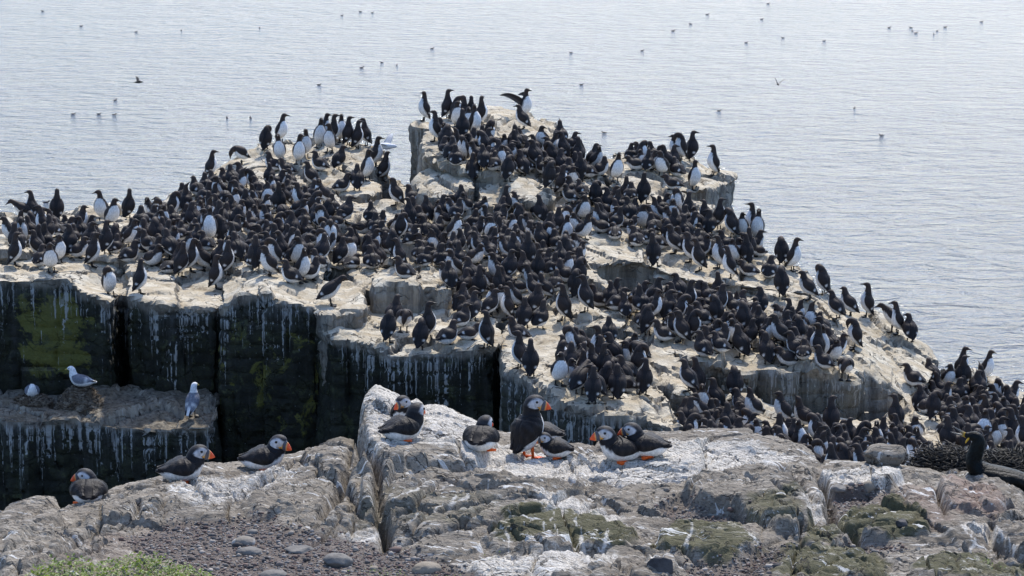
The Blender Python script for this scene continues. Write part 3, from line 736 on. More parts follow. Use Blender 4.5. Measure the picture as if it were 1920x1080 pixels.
def wing(L, sgn, k0, k1, thc, half, thick, colour, nu=14, nv=8, tip=0.0, ripple=0.0):
    """folded wing that hugs the body from shoulder (k0) to tail (k1)"""
    u = np.linspace(0, 1, nu); v = np.linspace(-1, 1, nv)
    U, Vv = np.meshgrid(u, v, indexing='ij')
    k = k0 + (k1 - k0) * U
    hw = half * np.sqrt(np.clip(np.sin(np.pi * np.clip(U * 0.72 + 0.10, 0, 1)), 0.02, 1)) * (1 - 0.72 * U ** 2.2)
    c = thc + 0.30 * U
    th = sgn * (c + hw * Vv)
    th = np.clip(th, -3.10, 3.10)
    prof = np.where(Vv < 0, np.sqrt(np.clip(1 - Vv ** 2 * 0.75, 0, 1)), 1 - Vv ** 2) * (0.45 + 0.55 * np.sin(np.pi * np.clip(U + 0.12, 0, 1)))
    off = thick * prof + ripple * np.sin(U * 26 + 3 * Vv) * prof
    outer = L.point(k, th, 0) + (L.point(k, th, 0.01) - L.point(k, th, 0)) / 0.01 * off[..., None]
    inner = L.point(k, th, -0.006)
    if tip:
        ext = (np.clip(U - 0.75, 0, 1) / 0.25)[..., None] ** 1.5 * tip
        ax = -L.lerp(L.T, np.full_like(U, k1))
        outer = outer + ax * ext; inner = inner + ax * ext
    A = np.concatenate([outer.reshape(-1, 3), inner.reshape(-1, 3)])
    q = quad_grid(nu, nv); o = nu * nv
    F = [tuple(x) for x in q.tolist()] + [tuple(x[::-1]) for x in (q + o).tolist()]
    rim = [i * nv for i in range(nu)] + [(nu - 1) * nv + j for j in range(1, nv)] + [i * nv + nv - 1 for i in range(nu - 2, -1, -1)] + [j for j in range(nv - 2, 0, -1)]
    for a, b in zip(rim, rim[1:] + rim[:1]): F.append((a, o + a, o + b, b) if sgn > 0 else (a, b, o + b, o + a))
    if sgn > 0: F[:2 * len(q)] = [f[::-1] for f in F[:2 * len(q)]]
    cc = colour(np.concatenate([U.ravel()] * 2), np.concatenate([Vv.ravel()] * 2))
    return A, F, cc

def tube_mesh(pts, rad, ns=6):
    """a tapered round limb along points"""
    pts = np.asarray(pts, float); n = len(pts)
    T = np.gradient(pts, axis=0); T /= np.linalg.norm(T, axis=1)[:, None] + 1e-9
    up = np.array([0.13, 0.97, 0.21])
    A = np.cross(T, up); A /= np.linalg.norm(A, axis=1)[:, None] + 1e-9
    B = np.cross(T, A)
    th = np.linspace(0, 2 * np.pi, ns, endpoint=False)
    r = np.asarray(rad, float)
    V = (pts[:, None] + r[:, None, None] * (A[:, None] * np.cos(th)[None, :, None] + B[:, None] * np.sin(th)[None, :, None])).reshape(-1, 3)
    F = [(i * ns + j, i * ns + (j + 1) % ns, (i + 1) * ns + (j + 1) % ns, (i + 1) * ns + j) for i in range(n - 1) for j in range(ns)]
    F += [tuple(range(ns))[::-1], tuple((n - 1) * ns + j for j in range(ns))]
    return V, F
def join(*parts):
    V = []; F = []; o = 0
    for v, f in parts:
        V.append(np.asarray(v)); F += [tuple(i + o for i in q) for q in f]; o += len(v)
    return np.concatenate(V), F
def foot(hip, toe_len, sgn, leg_r, splay=0.35):
    """short leg with a webbed foot flat on the ground"""
    hip = np.asarray(hip, float)
    ank = np.array([hip[0] + 0.004, hip[1], 0.008])
    lv, lf = tube_mesh([hip, (hip + ank) / 2, ank], [leg_r * 1.25, leg_r, leg_r])
    V = [ank + [-0.012, 0, -0.002]]; T = []
    for a in (splay + 0.45, 0.08, -splay):
        V.append([ank[0] + toe_len * math.cos(a), ank[1] + sgn * toe_len * math.sin(a), 0.0])
    V = np.array(V)
    top = V + [0, 0, 0.007]; top[0, 2] += 0.006; bot = V - [0, 0, 0.004]
    A = np.concatenate([top, bot])
    F = [(0, 1, 2), (0, 2, 3), (4, 6, 5), (4, 7, 6), (0, 4, 5, 1), (1, 5, 6, 2), (2, 6, 7, 3), (3, 7, 4, 0)]
    return join((lv, lf), (A, F))
def bill_mesh(base, direction, length, hh, ww, droop=0.0, n=7, ns=8):
    """bill that narrows to a point; hh and ww are functions of 0..1"""
    d = np.asarray(direction, float); d /= np.linalg.norm(d)
    up = np.array([0, 0, 1.0]); s = np.cross(up, d)
    if np.linalg.norm(s) < 0.15: s = np.array([0, 1.0, 0])
    s /= np.linalg.norm(s); up = np.cross(d, s)
    u = np.linspace(0, 1, n); th = np.linspace(0, 2 * np.pi, ns, endpoint=False)
    V = []
    for x in u:
        c = np.asarray(base) + d * length * x - up * droop * x * x
        V.append(c + np.outer(np.cos(th), up) * hh(x) + np.outer(np.sin(th), s) * ww(x))
    V = np.concatenate(V)
    F = [(i * ns + j, i * ns + (j + 1) % ns, (i + 1) * ns + (j + 1) % ns, (i + 1) * ns + j) for i in range(n - 1) for j in range(ns)]
    F += [tuple(range(ns))[::-1], tuple((n - 1) * ns + j for j in range(ns))]
    return V, F, np.repeat(u, ns)

def plumage(name, rough=0.62, vary=0.35, scale=70, bump=0.35, spec=0.2):
    m = NT(name)
    c = m.attr('Col', 'Color')
    co = m.coords()
    n = m.noise(m.mapping(co, (1, 1, 0.6)), scale, 4, 0.65)
    r = m.node('ObjectInfo').outputs['Random']
    v = m.math('ADD', m.step(n, 0.3, 0.7, 1 - vary, 1 + vary), m.math('MULTIPLY', m.math('SUBTRACT', r, 0.5), 0.25))
    c2 = m.node('VectorMath', {0: c, 1: m.node('CombineXYZ', {0: v, 1: v, 2: v}).outputs[0]}, operation='MULTIPLY').outputs[0]
    return m.set(Base_Color=c2, Roughness=rough, Normal=m.bump(n, bump, 0.01), Specular_IOR_Level=spec)
FEATHER = plumage('feathers', vary=0.2, bump=0.25)
GLOSSY = plumage('glossy_feathers', rough=0.5, vary=0.7, scale=38, bump=1.0)
GLOSSY.node_tree.nodes['Principled BSDF'].inputs['Specular IOR Level'].default_value = 0.16
HORN = plumage('bill_horn', rough=0.38, vary=0.1, scale=40, bump=0.1, spec=0.4)
RUFFLED = plumage('ruffled_feathers', rough=0.6, vary=0.45, scale=48, bump=0.8, spec=0.25)
SKIN = plumage('foot_skin', rough=0.5, vary=0.25, scale=90, bump=0.3)

class Kit:
    """the meshes of one bird in one pose"""
    def __init__(self, kind): self.kind = kind; self.parts = []
    def add(self, name, V, F, C, mat):
        C = np.broadcast_to(np.asarray(C, float), (len(V), 3))
        me = make_mesh(self.kind + '_' + name, V, F, C)
        # consistent outward faces
        me.materials.append(mat)
        self.parts.append((name, me, np.asarray(V, float), F, C))
    def top(self): return max(p[2][:, 2].max() for p in self.parts)
    def place(self, loc, heading, scale, label, cat, group=None, tilt=(0, 0)):
        e = link(self.kind, None, loc=loc, label=label, cat=cat, group=group)
        e.rotation_euler = (tilt[0], tilt[1], heading)
        e.scale = (scale,) * 3
        e.empty_display_size = 0.05
        for name, me, V, F, C in self.parts:
            o = bpy.data.objects.new(name, me)
            col.objects.link(o); o.parent = e
        return e
BLK, WHT = np.array([0.020, 0.017, 0.017]), np.array([0.74, 0.73, 0.71])
def blend(a, b, t): return a * (1 - t[:, None]) + b * t[:, None]

# ------------------------------------------------------------------ guillemot
def guillemot_kit(pose, yaw):
    hp = None
    # rows: x, z, half width, half depth, tail -> head
    up = [(-0.098, 0.030, .010, .005), (-0.080, 0.055, .028, .016), (-0.045, 0.092, .052, .043), (-0.014, 0.150, .069, .067), (0.004, 0.212, .066, .062), (0.004, 0.262, .050, .047), (0.000, 0.302, .033, .034), (0.002, 0.340, .0265, .0275), (0.014, 0.368, .0265, .029), (0.040, 0.374, .019, .020), (0.058, 0.371, .009, .011)]
    if pose == 'upright': ctrl, bd, hip = up, (1, 0, -0.03), (-0.012, 0.055)
    elif pose == 'relaxed':
        ctrl = [(-0.135, 0.035, .010, .005), (-0.11, 0.055, .030, .016), (-0.07, 0.085, .055, .045), (-0.022, 0.132, .072, .069), (0.020, 0.185, .068, .064), (0.036, 0.232, .052, .049), (0.038, 0.262, .037, .038), (0.040, 0.288, .030, .031), (0.052, 0.312, .0275, .029), (0.078, 0.316, .019, .020), (0.095, 0.312, .009, .011)]
        bd, hip = (1, 0, -0.1), (-0.02, 0.05)
    elif pose == 'preening':
        ctrl = up[:6] + [(0.018, 0.300, .036, .036), (0.046, 0.318, .029, .029), (0.074, 0.302, .0275, .029), (0.084, 0.272, .020, .021), (0.084, 0.252, .009, .011)]
        bd, hip = (-0.15, 0, -1), (-0.012, 0.055)
    elif pose == 'bowing':
        ctrl = [(-0.14, 0.085, .010, .005), (-0.115, 0.095, .030, .016), (-0.07, 0.112, .055, .045), (-0.018, 0.150, .070, .068), (0.030, 0.185, .066, .062), (0.066, 0.205, .050, .047), (0.094, 0.205, .035, .035), (0.120, 0.190, .028, .028), (0.138, 0.162, .0265, .028), (0.146, 0.134, .019, .020), (0.148, 0.116, .009, .011)]
        bd, hip = (0.1, 0, -1), (-0.01, 0.06)
    elif pose == 'sitting':
        ctrl = [(-0.165, 0.050, .010, .005), (-0.138, 0.056, .032, .016), (-0.095, 0.066, .058, .044), (-0.035, 0.082, .076, .070), (0.025, 0.110, .073, .070), (0.058, 0.152, .056, .053), (0.066, 0.186, .041, .042), (0.068, 0.210, .032, .033), (0.080, 0.234, .0285, .030), (0.106, 0.238, .019, .020), (0.123, 0.234, .009, .011)]
        bd, hip = (1, 0, -0.05), None
    elif pose == 'skyward':
        ctrl = [(-0.15, 0.045, .010, .005), (-0.125, 0.055, .031, .016), (-0.085, 0.075, .057, .045), (-0.032, 0.105, .074, .070), (0.016, 0.148, .070, .066), (0.036, 0.196, .053, .050), (0.038, 0.230, .037, .038), (0.038, 0.262, .029, .030), (0.044, 0.290, .0265, .028), (0.060, 0.310, .019, .020), (0.071, 0.322, .009, .011)]
        bd, hip = (0.72, 0, 0.70), None
    elif pose == 'lying':
        ctrl = [(-0.18, 0.060, .010, .005), (-0.152, 0.060, .032, .016), (-0.105, 0.062, .058, .042), (-0.040, 0.070, .076, .064), (0.025, 0.082, .073, .064), (0.070, 0.105, .056, .050), (0.088, 0.130, .042, .041), (0.096, 0.148, .033, .033), (0.112, 0.162, .0285, .029), (0.138, 0.160, .019, .020), (0.155, 0.155, .009, .011)]
        bd, hip = (1, 0, -0.12), None
    elif pose == 'walking':
        ctrl = [(-0.155, 0.080, .010, .005), (-0.130, 0.095, .030, .016), (-0.085, 0.118, .055, .045), (-0.025, 0.158, .070, .068), (0.035, 0.205, .066, .062), (0.075, 0.245, .050, .047), (0.100, 0.272, .035, .035), (0.122, 0.292, .0275, .0275), (0.146, 0.302, .0265, .028), (0.170, 0.294, .019, .020), (0.185, 0.284, .009, .011)]
        bd, hip = (1, 0, -0.45), (0.0, 0.08)
    fat = [1, 1.05, 1.12, 1.15, 1.15, 1.12, 1.10, 1.06, 1.04, 1, 1]
    sq = {'sitting': 0.84, 'lying': 0.84, 'skyward': 0.87, 'relaxed': 0.92, 'bowing': 0.92}.get(pose, 1.0)
    ctrl = [(x * sq, z_, w_ * f, d_ * f) for (x, z_, w_, d_), f in zip(ctrl, fat)]
    L = Loft(ctrl, 38, 16, yaw=yaw, yaw_from=5.2, yaw_to=7.6)
    kit = Kit('guillemot')
    brown = np.array([0.044, 0.032, 0.027]); dark = np.array([0.017, 0.0155, 0.017])
    def colour(k, th, V):
        lim = np.interp(k, [0, 1.3, 2.0, 3.0, 4.2, 5.2, 5.75, 6.0], [0.9, 1.1, 1.5, 1.55, 1.40, 1.05, 0.55, -0.5])
        w = smooth(-0.10, 0.10, lim - th)
        w[k < 0.9] *= 0.55
        base = blend(dark, brown, smooth(4.6, 6.6, k))
        return blend(base, WHT, w)
    V, F, C = L.body(colour)
    kit.add('body', V, F, C, FEATHER)
    def wc(u, v):
        bar = smooth(0.70, 0.73, u) * (1 - smooth(0.765, 0.80, u)) * smooth(-0.75, -0.55, v) * (1 - smooth(0.25, 0.5, v))
        return blend(blend(np.array([0.036, 0.028, 0.026]), dark, smooth(0.2, 0.8, u)), WHT * 0.95, bar)
    if pose == 'wings':
        pass
    for s in (1, -1):
        A, Fw, Cw = wing(L, s, 5.35, 1.15, 1.98, 0.98, 0.010, wc, tip=0.012)
        kit.add('wing', A, Fw, Cw, FEATHER)
    e = L.C[-1]; T = L.T[-1]
    ya = yaw
    bdir = (bd[0] * math.cos(ya) - bd[1] * math.sin(ya), bd[0] * math.sin(ya) + bd[1] * math.cos(ya), bd[2])
    V, F, u = bill_mesh(e - T * 0.008, bdir, 0.052, lambda x: 0.0105 * (1 - x) ** 0.8 + 0.0012, lambda x: 0.0072 * (1 - x) + 0.0010, 0.004)
    kit.add('bill', V, F, np.array([0.012, 0.012, 0.013]), HORN)
    for s in (1, -1):
        if hip is None: V, F = foot((ctrl[4][0] - 0.01, s * 0.035, 0.035), 0.05, s, 0.006)
        else: V, F = foot((hip[0], s * 0.032, hip[1]), 0.058, s, 0.0075)
        kit.add('foot', V, F, np.array([0.020, 0.019, 0.018]), SKIN)
    return kit
_gk = {}
def gkit(pose, yaw):
    key = (pose, yaw)
    if key not in _gk: _gk[key] = guillemot_kit(pose, R(yaw))
    return _gk[key]

# ------------------------------------------------------------------ puffin
def puffin_kit(pose, yaw, fluff=1.0):
    if pose == 'standing':
        ctrl = [(-0.105, 0.045, .012, .006), (-0.085, 0.062, .032, .020), (-0.050, 0.088, .055, .050), (-0.012, 0.130, .069, .070), (0.016, 0.172, .064, .064), (0.022, 0.205, .047, .048), (0.021, 0.228, .037, .039), (0.024, 0.248, .0385, .040), (0.036, 0.266, .0380, .0375), (0.059, 0.267, .032, .0345), (0.077, 0.257, .018, .027)]
    elif pose == 'sitting':
        ctrl = [(-0.170, 0.062, .012, .006), (-0.140, 0.060, .034, .018), (-0.090, 0.055, .062, .046), (-0.030, 0.058, .078, .060), (0.030, 0.066, .075, .064), (0.064, 0.092, .056, .052), (0.074, 0.112, .045, .045), (0.080, 0.127, .0405, .041), (0.093, 0.141, .0390, .038), (0.116, 0.142, .033, .0345), (0.134, 0.133, .018, .027)]
    else:  # low: head drawn in
        ctrl = [(-0.160, 0.060, .012, .006), (-0.134, 0.060, .036, .020), (-0.088, 0.058, .064, .050), (-0.030, 0.062, .082, .064), (0.028, 0.068, .080, .066), (0.062, 0.086, .062, .056), (0.072, 0.102, .048, .046), (0.078, 0.116, .0405, .041), (0.090, 0.130, .0385, .037), (0.112, 0.131, .033, .0345), (0.130, 0.122, .018, .027)]
    sq = 0.86 if pose == 'standing' else 0.76
    fl = 1.0 if pose == 'standing' else 0.93
    ctrl = [(x * sq, z_ * fl, w_, d_ * (fl if i < 6 else 1.0)) for i, (x, z_, w_, d_) in enumerate(ctrl)]
    L = Loft(ctrl, 56, 28, yaw=yaw, yaw_from=5.2, yaw_to=7.3)
    kit = Kit('puffin')
    black = np.array([0.012, 0.011, 0.013]); grey = np.array([0.50, 0.50, 0.52]); cap = np.array([0.030, 0.028, 0.030])
    def colour(k, th, V):
        lim = np.interp(k, [0, 1.0, 1.6, 2.2, 3.0, 4.0, 4.9, 5.35, 5.6], [0.4, 1.3, 1.7, 1.75, 1.65, 1.35, 0.95, 0.7, -0.6])
        c = blend(black, WHT, smooth(-0.08, 0.08, lim - th))
        # grey cheek on each side of the head, dark cap, dark chin line
        hi = np.interp(k, [6.9, 7.3, 8.0, 9.0, 10.0], [1.7, 2.05, 2.22, 2.30, 2.5])
        lo = np.interp(k, [6.9, 7.4, 8.2, 9.2, 10], [1.2, 0.55, 0.25, 0.22, 0.2])
        ck = smooth(6.85, 7.15, k) * smooth(-0.09, 0.09, hi - th) * smooth(-0.09, 0.09, th - lo)
        c = blend(c, grey, ck)
        topcap = smooth(6.9, 7.2, k) * smooth(-0.05, 0.05, th - hi)
        c = blend(c, cap, topcap)
        return c
    V, F, C = L.body(colour)
    kit.add('body', V, F, C, FEATHER)
    def wc(u, v):
        f = 0.5 + 0.5 * np.sin(u * 30 + v * 4)
        return blend(np.array([0.007, 0.006, 0.007]), np.array([0.026, 0.021, 0.020]), f * 0.45 + 0.25 * smooth(0.3, 1, u))
    for s in (1, -1):
        A, Fw, Cw = wing(L, s, 5.2, 0.95, 2.05, 0.98, 0.012, wc, nu=26, nv=12, tip=0.015, ripple=0.0024)
        kit.add('wing', A, Fw, Cw, RUFFLED)
    # tall red bill
    e = L.C[-1]; T = L.T[-1]
    d = np.array([math.cos(yaw), math.sin(yaw), -0.22])
    V, F, u = bill_mesh(e - d * 0.010, d, 0.060, lambda x: 0.0275 * (1 - x ** 1.9) + 0.002, lambda x: 0.0120 * (1 - x) ** 0.7 + 0.0016, 0.010, 14, 14)
    slate = np.array([0.075, 0.080, 0.105]); red = np.array([0.78, 0.10, 0.025]); yel = np.array([0.72, 0.42, 0.12])
    C = blend(blend(yel, slate, smooth(0.18, 0.21, u)), yel, smooth(0.46, 0.48, u))
    C = blend(C, red, smooth(0.53, 0.56, u))
    kit.add('bill', V, F, C, HORN)
    for s in (1, -1):
        # eye with its dark wedge
        p = L.point(np.array(8.75), np.array(s * 1.78), 0.0005)
        th = np.linspace(0, np.pi, 6); ph = np.linspace(0, 2 * np.pi, 9)[:-1]
        S = np.array([[math.sin(a) * math.cos(b), math.sin(a) * math.sin(b), math.cos(a)] for a in th for b in ph]) * [0.0072, 0.0050, 0.0062]
        Fq = [(i * 8 + j, i * 8 + (j + 1) % 8, (i + 1) * 8 + (j + 1) % 8, (i + 1) * 8 + j) for i in range(5) for j in range(8)]
        kit.add('eye', S + p, Fq, np.array([0.006, 0.005, 0.006]), HORN)
        # gape rosette
        p2 = L.point(np.array(9.85), np.array(s * 0.95), 0.0)
        kit.add('gape_patch', S * 0.9 + p2, Fq, np.array([0.62, 0.27, 0.03]), HORN)
        if pose == 'standing': V, F = foot((-0.006, s * 0.030, 0.07), 0.062, s, 0.0075)
        else: V, F = foot((-0.035, s * 0.040, 0.03), 0.050, s, 0.007)
        kit.add('foot', V, F, np.array([0.80, 0.13, 0.02]), SKIN)
    return kit

# ------------------------------------------------------------------ kittiwake
def kittiwake_kit(pose, yaw):
    if pose == 'standing':
        ctrl = [(-0.16, 0.045, .014, .006), (-0.13, 0.065, .032, .016), (-0.075, 0.105, .050, .044), (-0.020, 0.155, .066, .064), (0.020, 0.210, .062, .060), (0.030, 0.255, .046, .046), (0.030, 0.290, .036, .037), (0.034, 0.318, .033, .034), (0.046, 0.338, .031, .031), (0.068, 0.340, .021, .022), (0.084, 0.336, .010, .012)]
    elif pose == 'sitting':
        ctrl = [(-0.19, 0.080, .014, .006), (-0.155, 0.080, .034, .016), (-0.105, 0.080, .052, .042), (-0.040, 0.085, .070, .062), (0.025, 0.100, .067, .064), (0.062, 0.138, .050, .050), (0.072, 0.172, .039, .040), (0.078, 0.198, .034, .035), (0.092, 0.216, .031, .031), (0.114, 0.217, .021, .022), (0.130, 0.213, .010, .012)]
    else:
        ctrl = [(-0.17, 0.13, .014, .006), (-0.145, 0.115, .034, .016), (-0.100, 0.095, .054, .044), (-0.040, 0.085, .072, .064), (0.025, 0.085, .070, .064), (0.065, 0.100, .054, .050), (0.080, 0.120, .042, .040), (0.080, 0.140, .036, .036), (0.066, 0.150, .032, .031), (0.044, 0.148, .022, .022), (0.028, 0.142, .010, .012)]
    L = Loft(ctrl, 44, 22, yaw=yaw, yaw_from=5.4, yaw_to=7.6)
    kit = Kit('kittiwake')
    wh = np.array([0.68, 0.69, 0.70]); gr = np.array([0.17, 0.185, 0.225])
    def colour(k, th, V):
        g = smooth(1.55, 1.75, th) * smooth(1.5, 2.2, k) * (1 - smooth(5.0, 5.5, k))
        return blend(wh, gr, g)
    V, F, C = L.body(colour)
    kit.add('body', V, F, C, FEATHER)
    def wc(u, v):
        c = blend(gr, wh, smooth(0.60, 0.66, u) * (1 - smooth(0.70, 0.76, u)) * 0.8)
        return blend(c, np.array([0.015, 0.015, 0.017]), smooth(0.86, 0.90, u))
    for s in (1, -1):
        A, Fw, Cw = wing(L, s, 5.2, 0.9, 2.0, 0.98, 0.010, wc, nu=20, nv=9, tip=0.03)
        kit.add('wing', A, Fw, Cw, FEATHER)
    e = L.C[-1]; T = L.T[-1]
    V, F, u = bill_mesh(e - T * 0.008, T * [1, 1, 0.4] + [0, 0, -0.08], 0.042, lambda x: 0.010 * (1 - x ** 2) + 0.001, lambda x: 0.006 * (1 - x) + 0.001, 0.006)
    kit.add('bill', V, F, np.array([0.52, 0.42, 0.10]), HORN)
    for s in (1, -1):
        p = L.point(np.array(8.7), np.array(s * 1.75), 0.0)
        th = np.linspace(0, np.pi, 5); ph = np.linspace(0, 2 * np.pi, 7)[:-1]
        S = np.array([[math.sin(a) * math.cos(b), math.sin(a) * math.sin(b), math.cos(a)] for a in th for b in ph]) * 0.0055
        Fq = [(i * 6 + j, i * 6 + (j + 1) % 6, (i + 1) * 6 + (j + 1) % 6, (i + 1) * 6 + j) for i in range(4) for j in range(6)]
        kit.add('eye', S + p, Fq, np.array([0.01, 0.01, 0.01]), HORN)
        if pose == 'standing':
            V, F = foot((-0.02, s * 0.028, 0.09), 0.05, s, 0.006)
            kit.add('foot', V, F, np.array([0.015, 0.015, 0.015]), SKIN)
    return kit

# ================================================================== the guillemots that stand out, where the photograph has their feet
# (px, py, pose, heading, head turn): heading 0 right, 90 away from us, 180 left, 270 towards us
G = [
 (30, 498, 'upright', 25, 0), (75, 501, 'sitting', 70, -40), (97, 509, 'relaxed', 282, 40), (113, 494, 'relaxed', 320, 0), (62, 416, 'upright', 165, 0), (48, 425, 'walking', 190, 0),
 (192, 416, 'upright', 262, -40), (240, 410, 'upright', 70, 40), (210, 425, 'relaxed', 300, 40), (172, 503, 'upright', 18, 0), (200, 482, 'upright', 55, -40), (209, 555, 'preening', 292, -75),
 (264, 550, 'upright', 28, 40), (285, 498, 'sitting', 330, 0), (240, 492, 'sitting', 40, 0), (338, 530, 'upright', 42, 40), (358, 524, 'upright', 18, -40), (407, 541, 'upright', 20, 0), (426, 515, 'upright', 32, 40),
 (297, 420, 'preening', 285, 40), (318, 512, 'lying', 55, 0), (120, 470, 'sitting', 30, 0), (150, 445, 'relaxed', 20, -40), (105, 430, 'upright', 95, 0), (92, 455, 'relaxed', 60, 40),
 (395, 328, 'upright', 10, 0), (452, 308, 'bowing', 196, 0), (497, 282, 'preening', 85, -40), (527, 259, 'upright', 325, 40), (552, 270, 'preening', 98, 40), (526, 309, 'upright', 268, 0), (560, 307, 'upright', 280, 40),
 (573, 295, 'upright', 288, -40), (598, 277, 'upright', 278, 0), (611, 267, 'upright', 330, 0), (618, 285, 'upright', 264, -40), (628, 270, 'upright', 20, 0), (641, 262, 'upright', 285, 0), (655, 272, 'upright', 30, 0),
 (671, 279, 'upright', 35, 0), (686, 267, 'upright', 160, 0), (600, 320, 'sitting', 165, 0), (633, 318, 'relaxed', 60, -40), (690, 338, 'upright', 318, 0), (718, 338, 'upright', 20, 40), (706, 312, 'upright', 350, 0),
 (669, 358, 'relaxed', 92, 0), (740, 384, 'relaxed', 168, 0), (775, 385, 'sitting', 150, 0), (510, 320, 'sitting', 160, 0), (540, 330, 'sitting', 175, -40), (585, 350, 'relaxed', 160, 0), (640, 360, 'sitting', 20, 0),
 (793, 224, 'upright', 200, 40), (813, 264, 'upright', 186, 0), (832, 258, 'sitting', 150, 40), (841, 222, 'upright', 25, 0), (882, 232, 'upright', 92, 0), (858, 238, 'relaxed', 275, 40), (869, 262, 'upright', 75, 0),
 (906, 234, 'upright', 20, 40), (894, 252, 'upright', 330, -40), (854, 225, 'preening', 20, 0), (868, 232, 'upright', 160, 0), (980, 241, 'relaxed', 165, 0), (874, 246, 'relaxed', 290, 0),
 (855, 331, 'sitting', 95, 0), (888, 338, 'relaxed', 90, 0), (908, 336, 'relaxed', 88, 40), (926, 332, 'sitting', 75, 0), (952, 340, 'preening', 70, -40), (1003, 322, 'relaxed', 130, 40), (1030, 358, 'preening', 55, 0),
 (1058, 305, 'upright', 150, 40), (1083, 312, 'upright', 130, 0), (1112, 300, 'relaxed', 40, -40), (1152, 277, 'preening', 268, -40), (1154, 348, 'upright', 285, 0), (1088, 340, 'upright', 95, 0), (1060, 335, 'sitting', 60, 0),
 (1192, 318, 'lying', 172, 0), (1248, 318, 'relaxed', 195, 0), (1240, 340, 'relaxed', 250, -40), (1262, 354, 'lying', 158, 0), (1304, 360, 'upright', 300, 0), (1275, 322, 'preening', 190, 0), (1298, 302, 'upright', 55, -40),
 (1335, 328, 'upright', 190, 0), (1225, 302, 'sitting', 130, 0), (1265, 305, 'relaxed', 200, 0), (1205, 300, 'sitting', 160, 0),
 (1228, 499, 'upright', 80, 0), (1312, 507, 'upright', 150, 40), (1292, 495, 'relaxed', 155, 0), (1369, 522, 'upright', 172, -40), (1402, 516, 'lying', 165, 0), (1346, 502, 'upright', 200, 0), (1372, 450, 'preening', 150, -40),
 (1418, 463, 'upright', 258, 0), (1405, 440, 'upright', 190, 0), (1467, 497, 'preening', 80, 40), (1487, 507, 'upright', 325, 0), (1442, 520, 'sitting', 70, -40), (1467, 556, 'preening', 95, -40), (1404, 488, 'upright', 88, 0),
 (1516, 560, 'relaxed', 165, 0), (1542, 552, 'preening', 155, -40), (1570, 552, 'upright', 280, 40), (1570, 606, 'relaxed', 150, 0), (1592, 592, 'relaxed', 160, -40), (1622, 593, 'upright', 175, 0),
 (1600, 653, 'preening', 165, 0), (1584, 711, 'bowing', 262, -40), (1543, 699, 'sitting', 168, 0), (1440, 682, 'relaxed', 90, 0), (1475, 684, 'lying', 175, 0), (1495, 665, 'sitting', 150, 40), (1706, 645, 'relaxed', 100, 40), (1681, 625, 'upright', 190, 0), (1672, 622, 'walking', 180, 0),
 (725, 641, 'preening', 85, 0), (757, 622, 'bowing', 285, -40), (786, 656, 'preening', 80, 40), (806, 636, 'upright', 40, -40), (838, 650, 'sitting', 35, 0), (909, 651, 'upright', 150, 0), (880, 636, 'lying', 15, 0), (866, 612, 'sitting', 40, -40), (738, 612, 'relaxed', 60, 0),
 (620, 573, 'walking', 12, 0), (565, 533, 'upright', 318, -40), (545, 530, 'sitting', 170, 0), (503, 517, 'relaxed', 200, 0), (582, 524, 'sitting', 25, 40), (640, 520, 'relaxed', 50, 0), (760, 522, 'sitting', 150, 40),
 (971, 640, 'sitting', 165, 0), (972, 690, 'upright', 150, 0), (995, 708, 'upright', 85, 0), (1048, 722, 'relaxed', 280, -40), (1012, 616, 'skyward', 55, 0), (1055, 600, 'upright', 152, 0), (1098, 584, 'upright', 148, 40),
 (1110, 757, 'upright', 82, 0), (1156, 747, 'relaxed', 92, 0), (1205, 740, 'upright', 80, 40), (1132, 740, 'preening', 75, 0), (1092, 712, 'skyward', 140, 0), (1064, 702, 'relaxed', 60, 40), (1085, 740, 'walking', 55, 0), (1200, 705, 'preening', 20, -40),
 (1168, 725, 'relaxed', 150, 0), (1118, 680, 'upright', 175, 0), (1150, 690, 'relaxed', 160, 0), (985, 615, 'relaxed', 70, 0), (1005, 590, 'relaxed', 40, 0), (897, 575, 'upright', 85, 0), (870, 560, 'relaxed', 60, 0), (1120, 575, 'sitting', 172, 0),
 (1245, 640, 'sitting', 168, 0), (1275, 640, 'relaxed', 155, 0), (1215, 628, 'preening', 50, 0), (1330, 655, 'sitting', 160, 0), (1318, 668, 'sitting', 130, 40), (1390, 668, 'relaxed', 120, 0), (1350, 560, 'upright', 95, 0), (1085, 540, 'preening', 80, -40), (1060, 500, 'preening', 85, 0), (990, 500, 'upright', 92, 0),
 (1290, 770, 'relaxed', 150, 0), (1308, 740, 'upright', 130, 0), (1340, 770, 'relaxed', 140, 0), (1390, 785, 'relaxed', 150, 0), (1412, 782, 'skyward', 200, 0), (1380, 770, 'preening', 100, 0), (1466, 795, 'relaxed', 190, 0), (1507, 800, 'skyward', 170, 0), (1560, 815, 'upright', 70, -40), (1680, 808, 'upright', 110, 40),
 (1715, 745, 'sitting', 160, 0), (1778, 775, 'lying', 92, 0), (1775, 850, 'upright', 95, 40), (1848, 715, 'upright', 320, 0), (1800, 710, 'upright', 340, 0),
]
